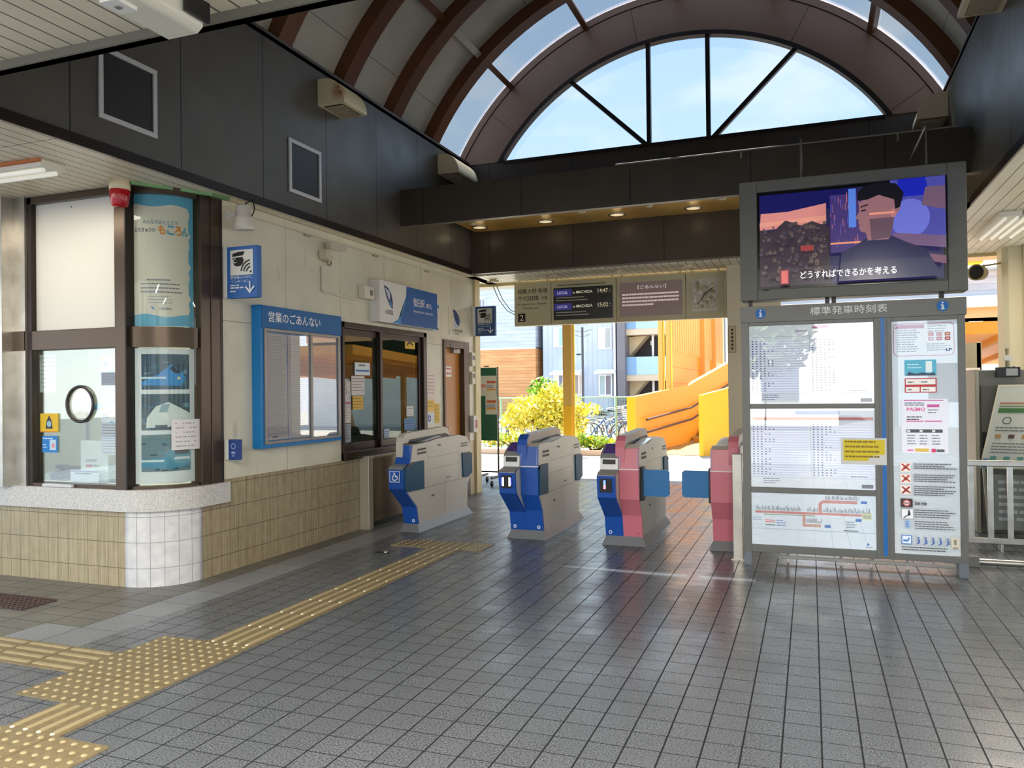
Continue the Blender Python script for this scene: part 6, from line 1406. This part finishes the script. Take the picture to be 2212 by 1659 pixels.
for z, l in ((4.5, .55), (4.25, .4)): mb = MB(o); mb.bar((-11.1 - l, 40, z + .12), (-11.1, 40, z), .04, .04, M_GREY); mb.bar((-11.1, 40, z), (-11.1 + l, 40, z + .12), .04, .04, M_GREY); mb.build('crossarm', t)
mb = MB(o); mb.box(-11.42, -11.2, 39.95, 40.05, 3.3, 3.38, M_BLACK); mb.build('lamp_head', t)
# ================================================================== RIGHT HAND SIDE
def railing():
    y = 8.28; o = (2.1, y, 0); t = thing('steel_railing', 'stainless railing with flat bars right of the timetable board', 'railing', o)
    mb = MB(o); mb.box(1.31, 3.4, y - .03, y + .03, .76, .815, M_STEEL); mb.build('top_rail', t, .008); mb = MB(o); mb.box(1.31, 3.4, y - .02, y + .02, .06, .11, M_STEEL); mb.build('bottom_rail', t, .004)
    for i in range(13): x = 1.34 + i * .155; mb = MB(o); mb.box(x, x + .045, y - .008, y + .008, .11, .76, M_STEEL); mb.build('baluster', t)
    for x in (1.60, 2.6, 3.3): mb = MB(o); mb.tube([(x, y + .03, 0), (x, y + .03, .1)], .02, M_STEEL); mb.build('foot', t)
railing()
t = thing('floor_pipe', 'grey pipe lying along the floor at the right edge in front of the railing', 'pipe', (2.0, 7.5, 0)); mb = MB((2.0, 7.5, 0)); mb.tube([(1.2, 7.5, .04), (3.4, 7.5, .04)], .028, M_STEEL); mb.build('tube', t); mb = MB((2.0, 7.5, 0)); mb.box(1.2, 1.28, 7.45, 7.55, 0, .09, M_GREY); mb.build('end_cap', t, .005)
o = (1.85, 9.4, 0); t = thing('grey_cabinet', 'tall grey steel cabinet behind the railing', 'cabinet', o); GC = mat((112, 114, 108), .5)
mb = MB(o); mb.box(1.60, 2.15, 9.22, 9.7, 0, 1.65, GC); mb.box(1.565, 1.60, 9.2, 9.7, 0, 1.66, mat((176, 174, 160), .5)); mb.build('carcass', t, .006); mb = MB(o); mb.box(1.615, 2.14, 9.20, 9.218, .06, 1.50, mat((98, 99, 94), .5)); d = mb.build('door', t, .004); mb = MB(o); mb.box(1.62, 1.665, 9.19, 9.2, .86, 1.02, M_BLACK); mb.build('handle', d)
o = (1.83, 9.12, 1.57); t = thing('card_reader', 'black display unit on a stem above the grey cabinet', 'display', o)
mb = MB(o); mb.box(1.735, 1.945, 9.1, 9.16, 1.575, 1.675, M_BLACK); mb.build('case', t, .006); mb = MB(o); mb.box(1.82, 1.92, 9.096, 9.1, 1.59, 1.66, mat((170, 172, 172), .3)); mb.build('screen', t); mb = MB(o); mb.tube([(1.84, 9.13, 1.675), (1.84, 9.13, 1.86)], .02, mat((170, 160, 130), .5)); mb.box(1.805, 1.875, 9.1, 9.15, 1.74, 1.79, M_WHITE); mb.tube([(1.9, 9.16, 1.672), (1.9, 9.3, 1.68)], .014, M_GREY); mb.box(1.86, 1.94, 9.24, 9.34, 1.652, 1.672, M_GREY); mb.build('stem', t)
def easel():
    o = (1.75, 8.85, 0); t = thing('leaflet_stand', 'leaning stand of printed leaflets behind the railing at the right edge', 'stand', o)
    b0 = Vector((1.52, 8.78, .70)); up = Vector((.21, .21, .80)); ur = Vector((.66, -.20, 0))
    mb, p = sheet('panel', b0, ur, up, .75, up.length, (206, 212, 206), .02, org=o, edge=(216, 212, 196)); n = .75; h = up.length
    p.rect(0, 0, .016, h, (222, 218, 200)); p.rect(0, h - .02, .75, .02, (222, 218, 200)); p.rect(.05, h - .20, .68, .015, (190, 120, 90)); p.rect(.05, h - .23, .68, .012, (110, 150, 90)); p.rect(.05, h - .29, .68, .045, (70, 120, 70))
    p.arc(.14, h - .37, .03, .038, 0, 360, (90, 92, 90)); p.lines(.06, h - .45, .62, 2, .03, .012, (110, 116, 116)); 
    for i in range(6): p.rect(.07 + i * .11, .30, .05, .04, ((170, 140, 90), (90, 70, 60))[i % 2]); p.rect(.07 + i * .11, .08, .05, .04, (90, 150, 150))
    p.lines(.06, .24, .62, 4, .03, .012, (120, 126, 130)); p.rect(.016, .0, .05, .09, (60, 120, 176)); mb.build('panel', t)
    for a, b in (((1.56, 8.81, .70), (1.62, 8.9, 0)), ((2.2, 8.62, .7), (2.15, 8.66, 0)), ((1.98, 9.0, 1.3), (2.12, 9.16, 0))): mb = MB(o); mb.bar(a, b, .022, .022, mat((196, 190, 172), .4)); mb.build('leg', t)
    mb, p = sheet('rack', (1.62, 8.70, .12), Xp, Zp, .6, .52, (128, 132, 128), .03, org=o); p.lines(.04, .44, .5, 6, .07, .03, (180, 184, 190), .2, .1); mb.build('lower_rack', t)
easel()
o = (1.96, 11.05, 2.87); t = thing('horn_speaker', 'round beige horn loudspeaker bracketed to the right column', 'speaker', o)
C = mat((150, 132, 92), .5); mb = MB(o); mb.lathe((1.90, 11.0, 2.87), [(.0, .10), (.05, .08), (.085, .01), (.095, -.01), (.10, 0), (.085, .14), (.05, .2), (0, .2)], C, 24, (.55, .83, .0)); mb.build('horn', t); mb = MB(o); mb.lathe((1.90, 11.0, 2.87), [(0, .02), (.083, .012)], M_BLACK, 24, (.55, .83, 0)); mb.build('mouth', t); mb = MB(o); mb.bar((1.98, 11.08, 2.95), (2.17, 11.05, 2.97), .03, .02, C); mb.bar((2.0, 11.1, 2.90), (2.0, 11.1, 2.97), .03, .02, C); mb.build('bracket', t)
o = (1.85, 10.6, 0); t = thing('partition_panel', 'beige ribbed partition beyond the railing, seen beside the board edge', 'partition', o); mb = MB(o); mb.box(1.50, 1.86, 10.5, 10.56, .05, 1.99, mat((150, 140, 116), .6)); mb.build('panel', t); mb = MB(o); mb.box(1.50, 1.84, 10.49, 10.5, 1.5, 1.70, mat((236, 222, 208), .5)); mb.build('notice', t); mb = MB(o); mb.bar((1.83, 10.52, 0), (1.83, 10.52, 2.0), .04, .04, M_CREAM); mb.build('post', t)
# yellow platform roof and houses to the right
o = (4.5, 20, 0); t = thing('platform_roof', 'yellow platform shelter with beams beyond the right column', 'shelter', o)
mb = MB(o); mb.prism([(16, 2.40), (24, 2.05), (24, 2.2), (16, 2.62)], 0, .6, 9, YO); mb.build('roof', t)
for i in range(8): mb = MB(o); mb.bar((.8 + i * .8, 16.0, 2.36), (.8 + i * .8, 24, 2.0), .08, .10, mat((206, 140, 30), .6)); mb.build('rafter', t)
for x, y in ((1.2, 16.4), (3.3, 16.4), (5.4, 16.4), (2.6, 22), (4.9, 22)): mb = MB(o); mb.box(x - .07, x + .07, y - .07, y + .07, 0, 2.3, YP); mb.build('post', t)
for i in range(3): mb = MB(o); mb.bar((2.0 + i * .5, 18.0 + i, .1), (2.5 + i * .5, 18.0 + i, 2.1), .08, .08, mat((240, 226, 190), .5)); mb.build('brace', t)
o = (4.5, 15, 3.6); t = thing('roof_edge', 'yellow roof edge beam high beyond the loudspeaker', 'beam', o); mb = MB(o); mb.box(0, 2.88, 16, 16.3, 3.66, 3.86, YL); mb.box(0, 2.9, 15.9, 16.4, 3.86, 4.0, YP); mb.build('beam', t)
o = (6, 33, 0); t = thing('house', 'white house with a cream eave far beyond the right column', 'building', o); mb = MB(o); mb.box(-1.0, 12, 30, 38, 3.0, 5.3, M_SW); mb.build('upper_wall', t); mb = MB(o); mb.box(-1.2, 12, 29.6, 38, 4.06, 4.42, mat((240, 234, 206), .6)); mb.build('eave', t); mb = MB(o); mb.box(-1.0, 12, 29.9, 38, 3.72, 4.06, mat((206, 158, 112), .6)); mb.build('wood_band', t); mb = MB(o); mb.box(-1.0, 12, 30, 38, 0, 3.72, mat((238, 236, 230), .6)); mb.build('lower_wall', t); window_part(o, t, 5.0, 5.3, 30, 3.1, 3.55)
mb = MB(o); mb.prism([(29.4, 5.3), (38.4, 5.3), (34, 7.4)], 0, -1.4, 12.4, mat((196, 206, 220), .6)); mb.build('roof', t)
# ================================================================== STREET BEHIND THE VIEWER (seen in the glass of the board)
def street_house(x0, x1, y0, y1, h, c, lab, face, wins):
    o = ((x0 + x1) / 2, (y0 + y1) / 2, 0); t = thing('house', lab, 'building', o); mb = MB(o); mb.box(x0, x1, y0, y1, 0, h, mat(c, .7)); mb.build('wall', t)
    mb = MB(o); mb.box(x0 - .3, x1 + .3, y0 - .3, y1 + .3, h, h + .25, mat((110, 112, 118), .7)); mb.build('roof', t)
    for k in range(wins):
        for z in (1.0, 3.8):
            mb = MB(o)
            if face == 'y': x = x0 + (x1 - x0) * (k + .5) / wins; mb.box(x - .7, x + .7, y1 - .02, y1 + .05, z, z + 1.3, mat((84, 96, 112), .1))
            else: y = y0 + (y1 - y0) * (k + .5) / wins; mb.box(x0 - .05, x0 + .02, y - .7, y + .7, z, z + 1.3, mat((84, 96, 112), .1))
            mb.build('window', t)
street_house(-16, 1, -26, -19, 9.5, (236, 232, 224), 'cream house across the street, mirrored in the board glass', 'y', 4)
street_house(3, 13, -24, -18, 6.0, (176, 186, 198), 'grey house across the street, mirrored in the board glass', 'y', 3)
street_house(11, 18, -6, 14, 6.0, (206, 200, 188), 'unseen beige house added beside the station to darken reflections', 'x', 6)  # added out of view to cut the bright sky in wall reflections
for x, y, lab in ((-5, -14, 'round street tree across the road, mirrored in the screen glass'), (-1.5, -15, 'second round street tree across the road, mirrored in the screen glass'), (6.5, -13, 'street tree in front of the grey house across the road')):
    shrub('street_tree', lab, x, y, [(x, y, 3.2, 1.7, 1.5, 1.4)], 1300, .22, [mat((70, 96, 48), .7), mat((90, 116, 56), .7)], [(x, y, 3.4)], int(x * 10 + 99), 'tree')
